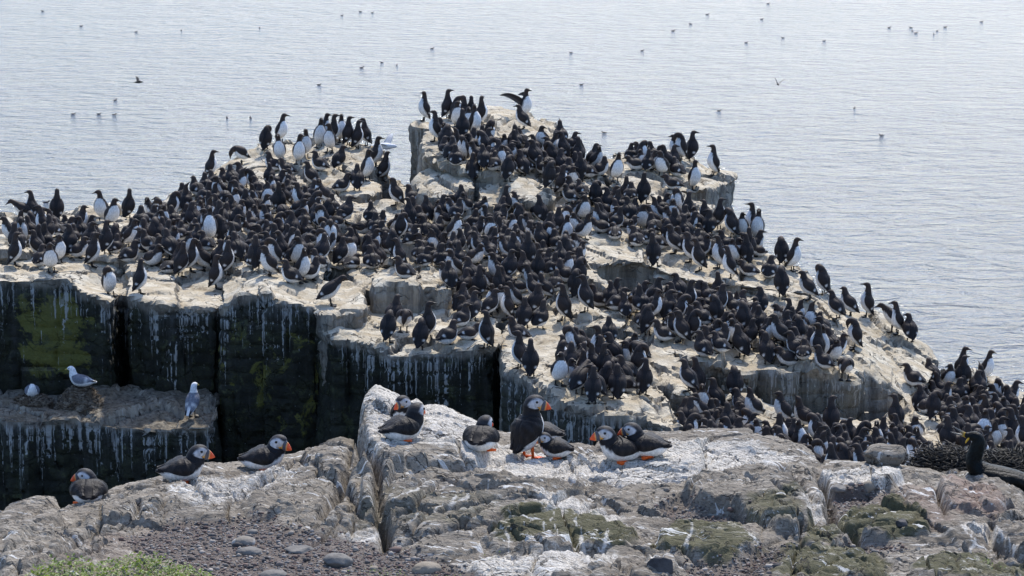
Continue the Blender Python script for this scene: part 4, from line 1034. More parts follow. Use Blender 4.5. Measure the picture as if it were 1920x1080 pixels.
CROWDS = [
 ([(20, 480), (25, 440), (130, 435), (200, 440), (270, 425), (310, 388), (360, 368), (420, 345), (500, 345), (600, 375), (620, 400), (715, 420), (860, 400), (850, 500), (770, 502), (690, 505), (590, 505), (420, 508), (330, 512), (250, 475), (130, 490)], 0.188),
 ([(830, 285), (830, 268), (900, 272), (1050, 266), (1110, 300), (1130, 335), (1060, 352), (1000, 330), (870, 330)], 0.188),
 ([(780, 392), (860, 385), (900, 392), (1040, 402), (1100, 395), (1090, 470), (1085, 560), (1030, 560), (960, 600), (870, 605), (840, 540), (840, 500)], 0.196),
 ([(1040, 365), (1140, 372), (1200, 378), (1330, 420), (1400, 450), (1440, 490), (1400, 500), (1320, 482), (1220, 472), (1130, 440), (1100, 410)], 0.180),
 ([(1180, 302), (1290, 306), (1270, 332), (1200, 318)], 0.192),
 ([(1120, 565), (1190, 565), (1300, 562), (1450, 590), (1560, 635), (1580, 680), (1500, 682), (1420, 672), (1310, 658), (1250, 642), (1190, 612)], 0.188),
 ([(1050, 705), (1060, 665), (1110, 645), (1160, 642), (1215, 685), (1170, 740), (1110, 748)], 0.176),
 ([(1275, 725), (1310, 745), (1400, 805), (1440, 860), (1290, 860)], 0.184),
 ([(1430, 850), (1450, 815), (1500, 835), (1640, 835), (1720, 822), (1745, 890), (1680, 905), (1500, 905)], 0.180),
 ([(1715, 765), (1735, 722), (1790, 712), (1930, 785), (1930, 880), (1850, 890), (1780, 850), (1765, 800)], 0.188),
]
def stand(px, py):
    for k in range(40):
        loc, nor, ob = hit(px, py + 2 * k, 18.0)
        if loc is not None and ob.name.startswith('rock_block'):
            if nor.z < 0.45:
                best = None
                for s in (0.06, 0.12, 0.2, 0.3):
                    l2, n2 = drop(loc.x, loc.y + s)
                    if l2 is not None and n2.z > 0.45: best = (l2, n2); break
                if best is None: continue
                loc, nor = best
            return loc
    return None
birds = []                                    # loc, pose, heading, yaw, scale, px
for px, py, pose, hd, yw in G:
    loc = stand(px, py)
    if loc is None: print('no ground for', px, py); continue
    birds.append([loc, pose, hd + random.uniform(-6, 6), yw, random.uniform(0.97, 1.06), True])
grid_xy = [(b[0].x, b[0].y) for b in birds]
POSES = ['sitting'] * 44 + ['relaxed'] * 30 + ['skyward'] * 9 + ['upright'] * 5 + ['preening'] * 8 + ['bowing'] * 2 + ['lying'] * 5
for poly, dmin in CROWDS:
    xs = [p[0] for p in poly]; ys = [p[1] for p in poly]
    cand = np.stack([rng.uniform(min(xs), max(xs), 7000), rng.uniform(min(ys), max(ys), 7000)], 1)
    cand = cand[inside(cand[:, 0], cand[:, 1], poly)]
    near_xy = np.array(grid_xy)
    for px, py in cand[:4000]:
        loc, nor, ob = hit(px, py, 18.0)
        if loc is None or nor.z < 0.5 or not ob.name.startswith('rock_block'): continue
        dm = dmin * random.uniform(0.80, 1.15)
        if (np.hypot(near_xy[:, 0] - loc.x, near_xy[:, 1] - loc.y) < dm).any(): continue
        q = random.random()
        hd = random.gauss(100, 36) if q < 0.48 else random.gauss(175, 30) if q < 0.70 else random.gauss(8, 30) if q < 0.87 else random.gauss(275, 30)
        birds.append([loc, random.choice(POSES), hd, random.choice((-75, -40, 0, 0, 40, 75)), random.uniform(0.88, 1.06), False])
        grid_xy.append((loc.x, loc.y)); near_xy = np.vstack([near_xy, (loc.x, loc.y)])
print('guillemots', len(birds))

# ------------------------------------------------------------------ what each one is called
LAND = [(70, 480, 'the far left brown brow'), (205, 545, 'the notch above the dark cleft'), (300, 540, 'the streaked cliff panel'), (420, 540, 'the crack in the left cliff'), (540, 525, 'the square cliff corner'),
        (625, 560, 'the jutting brow block'), (720, 630, 'the dripping ledge, left end'), (820, 630, 'the dripping ledge, middle'), (910, 630, 'the dripping ledge, right end'), (750, 520, 'the streaky little wall'),
        (190, 420, 'the skyline of the left shelf'), (60, 415, 'the far left skyline'), (300, 450, 'the middle of the left plateau'), (400, 420, 'the foot of the left mound'), (520, 430, 'the centre of the left plateau'), (640, 450, 'the right of the left plateau'),
        (400, 340, 'the left shoulder of the mound'), (500, 280, 'the mound top, left part'), (600, 275, 'the mound top, middle'), (680, 280, 'the mound top, right part'), (670, 350, 'the small pale mound block'), (740, 370, 'the gap beside the tall stack'),
        (790, 235, 'the tall stack, left corner'), (880, 235, 'the tall stack summit'), (985, 240, 'the tall stack, right part'), (870, 325, 'the terrace below the tall stack'), (960, 320, 'the terrace middle'), (1070, 320, 'the terrace right end'),
        (1150, 310, 'the peak of the right block'), (1230, 320, 'the right block top'), (1320, 340, 'the right block end'), (860, 430, 'the slope below the lobes'), (960, 430, 'the central slope middle'), (1050, 440, 'the pale slab edge'),
        (1000, 540, 'the lower central slope'), (900, 540, 'the streaky step'), (1200, 430, 'the crowd above the pale slab'), (1320, 450, 'the pale slab, right end'), (1410, 470, 'the right skyline'), (1480, 500, 'the pale right skyline corner'),
        (1330, 520, 'the pale slab front'), (1570, 570, 'the upper right buttress'), (1690, 630, 'the right buttress top'), (1220, 590, 'the wide right ledge, left end'), (1340, 610, 'the wide right ledge, middle'), (1480, 640, 'the wide right ledge, right part'), (1580, 690, 'the wide right ledge corner'),
        (990, 690, 'the front tilted slab'), (1060, 700, 'the front cluster, left side'), (1130, 720, 'the front cluster, middle'), (1200, 710, 'the front cluster, right side'), (1310, 770, 'the gully behind the puffins'), (1420, 810, 'the gully mouth'), (1540, 830, 'the gully, middle'),
        (1660, 840, 'the round boulder'), (1760, 740, 'the right slope top'), (1850, 760, 'the right slope'), (1780, 850, 'the seaweed nest'), (1880, 850, 'the far right edge')]
PW = {'upright': 'standing tall', 'relaxed': 'standing hunched', 'preening': 'preening', 'bowing': 'bowing', 'sitting': 'sitting low', 'skyward': 'bill raised', 'lying': 'lying flat', 'walking': 'leaning forward'}
def facing(h):
    h = h % 360
    return 'facing right' if h < 40 or h > 320 else 'seen from behind' if h < 140 else 'facing left' if h <= 220 else 'front to us'
def ordinal(n): return ['leftmost', 'second from left', 'third from left', 'fourth from left', 'fifth from left', 'sixth from left', 'seventh from left', 'eighth from left'][n] if n < 8 else '%dth from left' % (n + 1)
for b in birds:
    b.append(to_px([b[0]])[0])
order = sorted(range(len(birds)), key=lambda i: (not birds[i][5], birds[i][0].y))
single = set(order[:300])
labels = {}
for i in sorted(single, key=lambda i: birds[i][6][0]):
    b = birds[i]; p = b[6]
    lm = min(LAND, key=lambda l: (l[0] - p[0]) ** 2 + (1.6 * (l[1] - p[1])) ** 2)[2]
    labels.setdefault('guillemot %s, %s, at %s' % (PW[b[1]], facing(b[2]), lm), []).append(i)
name_of = {}
for s, ids in labels.items():
    for k, i in enumerate(ids):
        name_of[i] = s if len(ids) == 1 else s + ', ' + ordinal(k)
for i in sorted(single):
    loc, pose, hd, yw, sc_, man, p = birds[i]
    gkit(pose, yw).place(loc - Vector((0, 0, 0.006)), R(hd), sc_, name_of[i], 'seabird', 'guillemots crowding the rock stack', (random.uniform(-.10, .10), random.uniform(-.10, .14)))
# the rest of the colony, further off, as one mass
CV, CF, CC, off = [], [], [], 0
for i in range(len(birds)):
    if i in single: continue
    loc, pose, hd, yw, sc_, man, p = birds[i]
    c, s = math.cos(R(hd)) * sc_, math.sin(R(hd)) * sc_
    tl = random.uniform(-.12, .16); wd = random.uniform(0.92, 1.14)
    M = np.array([[c, -s, 0], [s, c, 0], [0, 0, sc_]]) @ np.array([[math.cos(tl), 0, math.sin(tl)], [0, wd, 0], [-math.sin(tl), 0, math.cos(tl)]])
    tint = random.uniform(0.8, 1.2)
    for nm, me, V, F, C in gkit(pose, yw).parts:
        CV.append(V @ M.T + np.array(loc) - [0, 0, 0.006]); CC.append(C * tint)
        CF += [tuple(j + off for j in f) for f in F]; off += len(V)
me = make_mesh('guillemot_colony', np.concatenate(CV), CF, np.concatenate(CC))
link('guillemot_colony', me, FEATHER, kind='stuff', label='packed dark guillemots on the far parts of the stack', cat='seabirds')

# the one that stretches its wings on the tall stack
def wing_stretcher():
    loc = stand(986, 222)
    k = gkit('upright', 0)
    e = link('guillemot', None, loc=loc - Vector((0, 0, 0.005)), label='guillemot stretching one wing out on the summit of the tall stack', cat='seabird', group='guillemots crowding the rock stack')
    e.rotation_euler = (0, 0, R(322)); e.scale = (1.05,) * 3
    for nm, m_, V, F, C in k.parts:
        if nm == 'wing': continue
        o = bpy.data.objects.new(nm, m_); col.objects.link(o); o.parent = e
    for s in (1, -1):
        n, w = 14, 5
        V, Cc = [], []
        for i in range(n):
            u = i / (n - 1)
            ln = 0.30 * (1.0 if s < 0 else 0.55)
            # arm rises from the shoulder, bends at the wrist and trails backwards
            ax = np.array([-0.02 - ln * (0.55 * u + 0.45 * u * u), s * (0.045 + ln * 0.35 * math.sin(u * 2.2)), 0.262 + 0.085 * math.sin(u * 2.4) - 0.02 * u])
            chord = 0.085 * (1 - u ** 1.6) + 0.012
            for j in range(w):
                v = j / (w - 1)
                V.append(ax + np.array([-0.25 * chord * v, 0, -chord * v + 0.006 * math.sin(v * 3.1)]))
                Cc.append([0.022, 0.019, 0.019] if v < 0.55 else [0.07, 0.06, 0.055])
        V = np.array(V); inner = V - [0.004, s * 0.006, 0]
        A = np.concatenate([V, inner]); q = quad_grid(n, w); o_ = n * w
        F = [tuple(x) for x in q.tolist()] + [tuple(x[::-1]) for x in (q + o_).tolist()]
        rim = [i * w for i in range(n)] + [(n - 1) * w + j for j in range(1, w)] + [i * w + w - 1 for i in range(n - 2, -1, -1)] + [j for j in range(w - 2, 0, -1)]
        F += [(a, b_, o_ + b_, o_ + a) for a, b_ in zip(rim, rim[1:] + rim[:1])]
        m2 = make_mesh('open_wing', A, F, np.array(Cc * 2))
        link('wing', m2, FEATHER, e)
wing_stretcher()

# ================================================================== puffins on the near ledge
def near_stand(px, py):
    for k in range(40):
        loc, nor, ob = hit(px, py + 1.5 * k)
        if loc is not None and ob.name == 'rock_ledge': return loc
PUFF = [  # px, py of the feet, pose, heading, head turn, scale, label
 (166, 938, 'low', 98, 80, 0.90, 'puffin with its back to us and red bill turned left, alone at the far left'),
 (345, 897, 'sitting', 12, 0, 0.94, 'puffin resting low facing right on the pale left rock'),
 (497, 876, 'sitting', 4, -38, 0.95, 'puffin sitting with grey cheek turned to us, left of the big boulder'),
 (763, 790, 'sitting', 255, -20, 0.85, 'puffin facing us with narrow red bill, half hidden behind another puffin'),
 (758, 820, 'sitting', 28, 30, 0.95, 'puffin with white belly and head turned away, front of the left pair'),
 (902, 838, 'low', 78, -20, 0.90, 'puffin crouching with ruffled back to us and no bill showing'),
 (992, 860, 'standing', 42, -42, 0.98, 'tall puffin standing on orange feet, red bill facing right'),
 (1018, 825, 'sitting', 165, 0, 0.83, 'puffin behind the standing one, only red bill and tail showing'),
 (1040, 852, 'low', 178, 20, 0.72, 'puffin lying low beside the orange feet of the standing one'),
 (1160, 859, 'sitting', 192, 0, 0.95, 'puffin with broad white breast and red bill facing left, nearer of the right pair'),
 (1212, 850, 'sitting', 168, 0, 0.90, 'puffin tucked behind the white-breasted one, farther of the right pair'),
]
for px, py, pose, hd, yw, s, lab in PUFF:
    loc = near_stand(px, py)
    kit = puffin_kit(pose, R(yw))
    sink = 0.004 if pose == 'standing' else 0.012
    kit.place(loc - Vector((0, 0, sink)), R(hd), s, lab, 'puffin', 'puffins resting on the near ledge', (random.uniform(-.04, .04), random.uniform(-.06, .04)))

# ================================================================== kittiwakes and their nests in the cliff
def nest_material(name, a, b, c):
    m = NT(name)
    co = m.coords()
    n = m.noise(co, 30, 5, 0.7); n2 = m.noise(co, 8, 4, 0.6)
    return m.set(Base_Color=m.mix(m.step(n, 0.35, 0.65), a, m.mix(m.step(n2, 0.4, 0.65), b, c)), Roughness=0.9, Normal=m.bump(n, 0.8, 0.02))
NESTM = nest_material('dry_nest', (0.05, 0.036, 0.026), (0.17, 0.125, 0.08), (0.36, 0.31, 0.24))
def straw_pile(n, rx, ry, hgt, length, rad, seed, cup=0.3):
    r = np.random.default_rng(seed)
    parts = []
    for k in range(n):
        a = r.uniform(0, 2 * np.pi); q = math.sqrt(r.uniform(0, 1))
        c = np.array([rx * q * math.cos(a), ry * q * math.sin(a), hgt * (1 - q ** 2.2) - cup * hgt * max(0, 1 - (q / 0.4) ** 2) + r.uniform(-0.008, 0.012)])
        d = np.array([-math.sin(a), math.cos(a), 0]) * r.choice([-1, 1]) + r.normal(0, 0.45, 3) * [1, 1, 0.5]
        d /= np.linalg.norm(d)
        l = length * r.uniform(0.5, 1.2); bend = r.normal(0, 0.18, 3) * l
        pts = [c - d * l / 2, c + bend * 0.6, c + d * l / 2 - [0, 0, 0.01]]
        parts.append(tube_mesh(pts, [rad * 0.6, rad, rad * 0.4], 4))
    return join(*parts)
def mound(rx, ry, hgt, seed, n=18, m=28):
    V = [(0, 0, hgt * 0.75)]
    for i in range(1, n):
        q = i / (n - 1)
        for j in range(m):
            a = 2 * math.pi * j / m
            V.append((rx * q * math.cos(a), ry * q * math.sin(a), hgt * (1 - q ** 2.2) - 0.28 * hgt * max(0, 1 - (q / 0.4) ** 2) - (0.05 if i == n - 1 else 0)))
    V = np.array(V); V[:, :2] *= (1 + 0.10 * fbm(V * 14 + seed, 3, seed))[:, None]; V[:, 2] += 0.015 * fbm(V * 25 + seed, 3, seed + 1)
    F = [(0, 1 + j, 1 + (j + 1) % m) for j in range(m)]
    for i in range(n - 2):
        for j in range(m): F.append((1 + i * m + j, 1 + (i + 1) * m + j, 1 + (i + 1) * m + (j + 1) % m, 1 + i * m + (j + 1) % m))
    return V, F
def cliff_stand(px, py):
    loc, nor, ob = hit(px, py, 18.0); return loc
for px, py, rx, hg, pose, hd, yw, lab, nlab, raise_ in [
        (58, 758, 0.22, 0.07, 'sleeping', 282, 0, 'grey and white kittiwake asleep with tail cocked up on the left nest', 'low brown straw nest under the sleeping kittiwake', 0.0),
        (148, 768, 0.25, 0.24, 'sitting', 170, 0, 'kittiwake sitting on a tall nest with yellow bill facing left', 'tall heaped straw nest under the middle kittiwake', 0.0)]:
    loc = cliff_stand(px, py)
    e = link('nest', None, loc=loc + Vector((0, 0.1, 0)), label=nlab, cat='nest', group='kittiwake nests on the ledge')
    V, F = mound(rx, rx * 0.9, hg, px)
    link('mound', make_mesh('mound', V, F), NESTM, e)
    V, F = straw_pile(650, rx * 1.05, rx * 0.95, hg + 0.012, 0.10, 0.0048, px)
    link('straw', make_mesh('straw', V, F), NESTM, e, kind='stuff')
    kittiwake_kit(pose, R(yw)).place(loc + Vector((0, 0.1, hg - 0.035)), R(hd), 1.0, lab, 'kittiwake', 'kittiwakes on the cliff ledge')
loc = cliff_stand(362, 782)
kittiwake_kit('standing', R(-25)).place(loc, R(75), 1.0, 'kittiwake standing with grey back to us at the right end of the ledge', 'kittiwake', 'kittiwakes on the cliff ledge')

# a gull flying through the gap
def flying_bird(name, P, span, hd, colour, wcol, label, cat, group=None, dihedral=0.35):
    ctrl = [(-0.20, 0.0, .02, .006), (-0.15, 0.0, .03, .016), (-0.09, 0, .04, .035), (-0.02, 0, .05, .048), (0.06, 0, .046, .044), (0.12, 0.005, .034, .034), (0.16, 0.01, .028, .028), (0.19, 0.01, .018, .018), (0.205, 0.008, .007, .007)]
    L = Loft(ctrl, 22, 12)
    e = link(name, None, loc=P, label=label, cat=cat, group=group)
    e.rotation_euler = (0.2, 0, R(hd))
    V, F, C = L.body(lambda k, th, V: np.tile(np.array(colour), (len(k), 1)))
    link('body', make_mesh('flyer_body', V, F, C), FEATHER, e)
    for s in (1, -1):
        n, w = 10, 5
        V = []
        for i in range(n):
            u = i / (n - 1)
            ch = 0.13 * (1 - 0.75 * u ** 1.5)
            for j in range(w):
                v = j / (w - 1)
                V.append((0.07 - 0.10 * u * u - ch * v, s * (0.03 + span * u), 0.02 + dihedral * span * math.sin(u * 2.0) * 0.9 + 0.008 * math.sin(v * 3.1)))
        V = np.array(V); A = np.concatenate([V, V - [0, 0, 0.006]]); q = quad_grid(n, w); o_ = n * w
        F = [tuple(x) for x in q.tolist()] + [tuple(x[::-1]) for x in (q + o_).tolist()]
        rim = [i * w for i in range(n)] + [(n - 1) * w + j for j in range(1, w)] + [i * w + w - 1 for i in range(n - 2, -1, -1)] + [j for j in range(w - 2, 0, -1)]
        F += [(a, b_, o_ + b_, o_ + a) for a, b_ in zip(rim, rim[1:] + rim[:1])]
        link('wing', make_mesh('flyer_wing', A, F, np.tile(np.array(wcol), (len(A), 1))), FEATHER, e)
flying_bird('flying_gull', at(722, 274, 40.0), 0.26, 330, (0.7, 0.7, 0.7), (0.45, 0.47, 0.5), 'white gull flying past the gap right of the mound', 'gull')
flying_bird('flying_seabird', at(1459, 158, 122.0), 0.30, 100, (0.03, 0.03, 0.03), (0.05, 0.05, 0.05), 'dark bird flying with raised wings over the right-hand sea', 'seabird', dihedral=0.9)
flying_bird('flying_seabird', at(259, 154, 112.0), 0.32, 20, (0.04, 0.04, 0.04), (0.06, 0.06, 0.06), 'dark bird flying low over the left-hand sea with spread wings', 'seabird', dihedral=0.5)

# ================================================================== birds afloat
def floater():
    ctrl = [(-0.20, 0.07, .012, .006), (-0.17, 0.06, .035, .02), (-0.10, 0.045, .065, .045), (-0.01, 0.04, .085, .06), (0.08, 0.05, .075, .055), (0.125, 0.075, .048, .042), (0.138, 0.105, .034, .034), (0.146, 0.13, .032, .032), (0.165, 0.148, .031, .031), (0.20, 0.147, .02, .02), (0.22, 0.143, .009, .010)]
    L = Loft(ctrl, 26, 12)
    V, F, C = L.body(lambda k, th, V: blend(np.array([0.02, 0.018, 0.018]), np.array([0.06, 0.06, 0.06]), smooth(0.2, -0.2, th - 1.0) * (1 - smooth(5, 6, k))))
    bv, bf, u = bill_mesh(L.C[-1] - L.T[-1] * 0.01, (1, 0, -0.05), 0.055, lambda x: 0.011 * (1 - x) + 0.001, lambda x: 0.007 * (1 - x) + 0.001)
    a = make_mesh('floater_body', V, F, C); a.materials.append(FEATHER)
    b = make_mesh('floater_bill', bv, bf, np.tile([0.015, 0.015, 0.015], (len(bv), 1))); b.materials.append(HORN)
    return a, b
FB, FBB = floater()
SEAB = [(137, 210, 0), (185, 210, 10), (214, 211, 0), (216, 184, 40), (340, 53, 90), (255, 56, 0), (152, 45, 0), (80, 17, 180), (487, 48, 90), (641, 25, 0), (676, 18, 180), (698, 20, 0), (716, 113, 180), (744, 118, 80), (678, 123, 0), (598, 155, 0), (426, 217, 90), (470, 217, 90),
        (810, 87, 0), (1071, 95, 180), (1090, 155, 0), (1295, 41, 160), (1326, 23, 0), (1262, 54, 0), (1468, 67, 180), (1545, 73, 0), (1399, 76, 0), (1204, 91, 0), (1667, 48, 0), (1708, 48, 180), (1711, 54, 90), (1717, 58, 0), (1757, 54, 30), (1751, 60, 90), (1772, 47, 0), (1840, 37, 0),
        (1348, 204, 0), (1602, 199, 60), (1653, 250, 180), (1133, 245, 150), (86, 376, 0), (1428, 32, 0), (1440, 3, 0)]
for k, (px, py, hd) in enumerate(SEAB):
    P = at_z(px, py + 4, 0.0)
    third = 'left-hand' if px < 640 else 'middle' if px < 1150 else 'right-hand'
    dep = 'far' if py < 75 else 'middle distance' if py < 170 else 'nearer'
    same = sorted(q[0] for q in SEAB if (('left-hand' if q[0] < 640 else 'middle' if q[0] < 1150 else 'right-hand') == third and ('far' if q[1] < 75 else 'middle distance' if q[1] < 170 else 'nearer') == dep))
    lab = 'small dark bird afloat on the %s %s sea, %s' % (dep, third, ordinal(same.index(px)))
    e = link('swimming_bird', None, loc=P, label=lab, cat='seabird', group='birds afloat on the sea')
    e.rotation_euler = (0, 0, R(hd + random.uniform(-15, 15)))
    s = random.uniform(0.55, 0.7); e.scale = (s, s, s * 0.65)
    for nm, m_ in (('body', FB), ('bill', FBB)):
        o = bpy.data.objects.new(nm, m_); col.objects.link(o); o.parent = e

# ================================================================== shag on its seaweed nest
def shag():
    base = near_stand(1840, 893)
    base = at(1838, 906, base.y + 0.10)
    ctrl = [(-0.50, -0.060, .024, .006), (-0.40, -0.035, .036, .010), (-0.31, -0.008, .050, .026), (-0.21, 0.018, .070, .044), (-0.11, 0.034, .080, .054), (-0.03, 0.050, .068, .052), (0.022, 0.080, .046, .046), (0.034, 0.120, .037, .040), (0.024, 0.165, .035, .038), (0.016, 0.205, .032, .036), (0.030, 0.232, .028, .030), (0.062, 0.238, .019, .019), (0.082, 0.243, .010, .010)]
    L = Loft(ctrl, 60, 22)
    e = link('shag', None, loc=base, label='glossy black shag with yellow gape sitting on the seaweed nest', cat='shag')
    e.rotation_euler = (0, 0, R(168)); e.scale = (0.92,) * 3
    dk = np.array([0.004, 0.006, 0.006])
    V, F, C = L.body(lambda k, th, V: np.tile(dk, (len(k), 1)))
    link('body', make_mesh('shag_body', V, F, C), GLOSSY, e)
    for s in (1, -1):
        A, Fw, Cw = wing(L, s, 5.4, 1.2, 1.75, 0.75, 0.012, lambda u, v: blend(np.array([0.003, 0.004, 0.004]), np.array([0.010, 0.010, 0.009]), 0.5 + 0.5 * np.sin(u * 40 + v * 5)), nu=26, nv=10, tip=0.02, ripple=0.0015)
        link('wing', make_mesh('shag_wing', A, Fw, Cw), GLOSSY, e)
    # open bill
    p = L.C[-1]
    for up_, nm in ((0.52, 'upper_bill'), (0.20, 'lower_bill')):
        bv, bf, u = bill_mesh(p - np.array([0.012, 0, 0.002 if up_ > .4 else 0.010]), (1, 0, up_), 0.085, lambda x: 0.0062 * (1 - x) + 0.0015, lambda x: 0.006 * (1 - x) + 0.0012, -0.004)
        c = blend(np.array([0.60, 0.36, 0.02]), np.array([0.16, 0.16, 0.15]), smooth(0.18, 0.4, u))
        link(nm, make_mesh(nm, bv, bf, c), HORN, e)
    for s in (1, -1):
        bv, bf, u = bill_mesh(p + np.array([-0.022, s * 0.013, -0.012]), (0.5, 0, -0.8), 0.034, lambda x: 0.006 * (1 - 0.6 * x), lambda x: 0.005 * (1 - x) + 0.001)
        link('gape_patch', make_mesh('gape_patch', bv, bf, np.tile([0.65, 0.38, 0.02], (len(bv), 1))), HORN, e)
    return base
sb = shag()
def weed_material():
    m = NT('dry_seaweed')
    r = m.noise(m.coords(), 24, 3, 0.6)
    return m.set(Base_Color=m.mix(m.step(r, 0.58, 0.74), (0.012, 0.011, 0.010), m.mix(m.noise(m.coords(), 60, 2), (0.10, 0.045, 0.012), (0.22, 0.20, 0.17))), Roughness=0.6, Specular_IOR_Level=0.4)
WEED = weed_material()
ne = link('seaweed_nest', None, loc=(0, 0, 0), label='nest of tangled black seaweed strands behind the reddish slab', cat='nest')
def weed(name, cx, cy, Y, rx, ry, hgt, n, seed, length=0.10):
    c = at(cx, cy, Y)
    V, F = straw_pile(n, rx, ry, hgt, length * 1.35, 0.0030, seed, cup=0.15)
    V = V + np.array(c)
    o = link(name, make_mesh(name, V, F), WEED, ne, kind='stuff')
    V, F = mound(rx * 0.92, ry * 0.92, hgt * 0.9, seed)
    link('nest_core', make_mesh('nest_core', V + np.array(c), F), WEED, ne)
weed('seaweed', 1772, 876, 12.62, 0.17, 0.13, 0.085, 620, 3)
weed('seaweed', 1880, 874, 12.85, 0.20, 0.13, 0.07, 420, 4)
weed('seaweed', 1892, 925, 12.28, 0.07, 0.08, 0.05, 220, 5, 0.06)

# ================================================================== stones, gravel and plants of the near ledge
def stone_material(name, a, b, c=None):
    m = NT(name)
    co = m.coords()
    n = m.noise(co, 9, 5, 0.65); n2 = m.noise(co, 55, 4, 0.6)
    base = m.mix(m.step(n, 0.35, 0.65), a, b)
    if c: base = m.mix(m.step(m.node('TexWave', {'Vector': co, 'Scale': 3.2, 'Distortion': 3.0}).outputs[1], 0.78, 0.92, 0, 0.8), base, c)
    base = m.mix(m.step(n2, 0.6, 0.75, 0, 0.5), base, (0.05, 0.045, 0.04))
    return m.set(Base_Color=base, Roughness=0.85, Normal=m.bump(n2, 0.4, 0.01))
ST = [stone_material('grey_stone', (0.13, 0.12, 0.11), (0.20, 0.185, 0.165)), stone_material('banded_stone', (0.17, 0.15, 0.12), (0.24, 0.21, 0.18), (0.45, 0.43, 0.39)), stone_material('dark_stone', (0.035, 0.033, 0.036), (0.075, 0.07, 0.07)), stone_material('tan_stone', (0.20, 0.165, 0.12), (0.29, 0.245, 0.19))]
def ico(sub):
    import bmesh
    b = bmesh.new(); bmesh.ops.create_icosphere(b, subdivisions=sub, radius=1)
    V = np.array([v.co[:] for v in b.verts]); F = [tuple(v.index for v in f.verts) for f in b.faces]; b.free()
    return V, F
ICO3 = ico(4); ICO1 = ico(1); ICO2 = ico(2)
def boulder(px, py, sx, sy, sz, rot, mat, name, label, cat, seed, ang=0.12, flat=0.0, sink=0.35, group=None):
    V, F = ICO3
    V = V.copy()
    if flat:   # angular stone: cut by a few planes
        r = np.random.default_rng(seed)
        for k in range(9):
            nrm = r.normal(0, 1, 3); nrm /= np.linalg.norm(nrm)
            d = V @ nrm; lim = r.uniform(0.55, 0.85)
            V = V - np.outer(np.clip(d - lim, 0, 9) * flat, nrm)
    V = V * (1 + ang * fbm(V * 1.5 + seed, 3, seed) + 0.03 * fbm(V * 6 + seed, 3, seed + 2))[:, None]
    V = V * [sx, sy, sz]
    loc = near_stand(px, py)
    o = link(name, make_mesh(name, V, F), mat, loc=loc + Vector((0, sy * 0.5, sz * (1 - 2 * sink) * 0.6)), label=label, cat=cat, group=group)
    o.rotation_euler = (0, 0, R(rot))
    return o
boulder(1660, 872, 0.118, 0.09, 0.066, 10, NEAR, 'boulder', 'rounded grey boulder on the ledge crest beside the pale slab', 'boulder', 5, 0.22, 0.7, 0.25)
boulder(456, 1022, 0.047, 0.036, 0.026, 15, ST[1], 'pebble', 'egg-shaped stone with a pale band, upper of the left pair', 'stone', 6)
boulder(466, 1040, 0.052, 0.034, 0.022, 12, ST[0], 'pebble', 'smooth grey oval stone just below the banded one', 'stone', 7)
boulder(632, 1062, 0.062, 0.05, 0.036, 20, ST[0], 'rock_fragment', 'angular greenish grey rock fragment lying in the gravel', 'stone', 8, 0.15, 0.9, 0.3)
boulder(560, 1036, 0.06, 0.04, 0.018, 10, ST[0], 'rock_fragment', 'flat grey sliver of rock above the angular fragment', 'stone', 9, 0.15, 0.9, 0.35)
boulder(800, 1074, 0.058, 0.045, 0.030, 8, ST[3], 'pebble', 'large smooth tan stone at the bottom edge of the gravel', 'stone', 10)
boulder(512, 1084, 0.055, 0.04, 0.022, 14, ST[0], 'pebble', 'smooth grey stone cut by the bottom edge', 'stone', 11)
boulder(474, 1000, 0.022, 0.02, 0.013, 0, ST[0], 'pebble', 'small round grey stone above the banded one', 'stone', 12)
boulder(1629, 917, 0.027, 0.022, 0.028, 0, ST[3], 'pebble', 'tan cobble standing in front of the pale slab', 'stone', 13)
boulder(1575, 920, 0.035, 0.03, 0.022, 0, ST[0], 'rock_fragment', 'grey chip of rock left of the tan cobble', 'stone', 14, 0.2, 0.8)
boulder(1240, 1070, 0.058, 0.05, 0.04, 25, ST[2], 'rock_fragment', 'black angular rock at the bottom edge among moss', 'stone', 15, 0.15, 0.95, 0.3)
boulder(1690, 985, 0.03, 0.03, 0.02, 10, ST[2], 'rock_fragment', 'small black rock on the mossy hummock', 'stone', 16, 0.15, 0.95, 0.3)
boulder(1250, 920, 0.014, 0.013, 0.011, 0, ST[1], 'pebble', 'little pale pebble right of the dark hollow', 'stone', 17)
boulder(700, 1068, 0.02, 0.016, 0.011, 20, ST[3], 'pebble', 'small pale stone between the fragment and the tan stone', 'stone', 18)

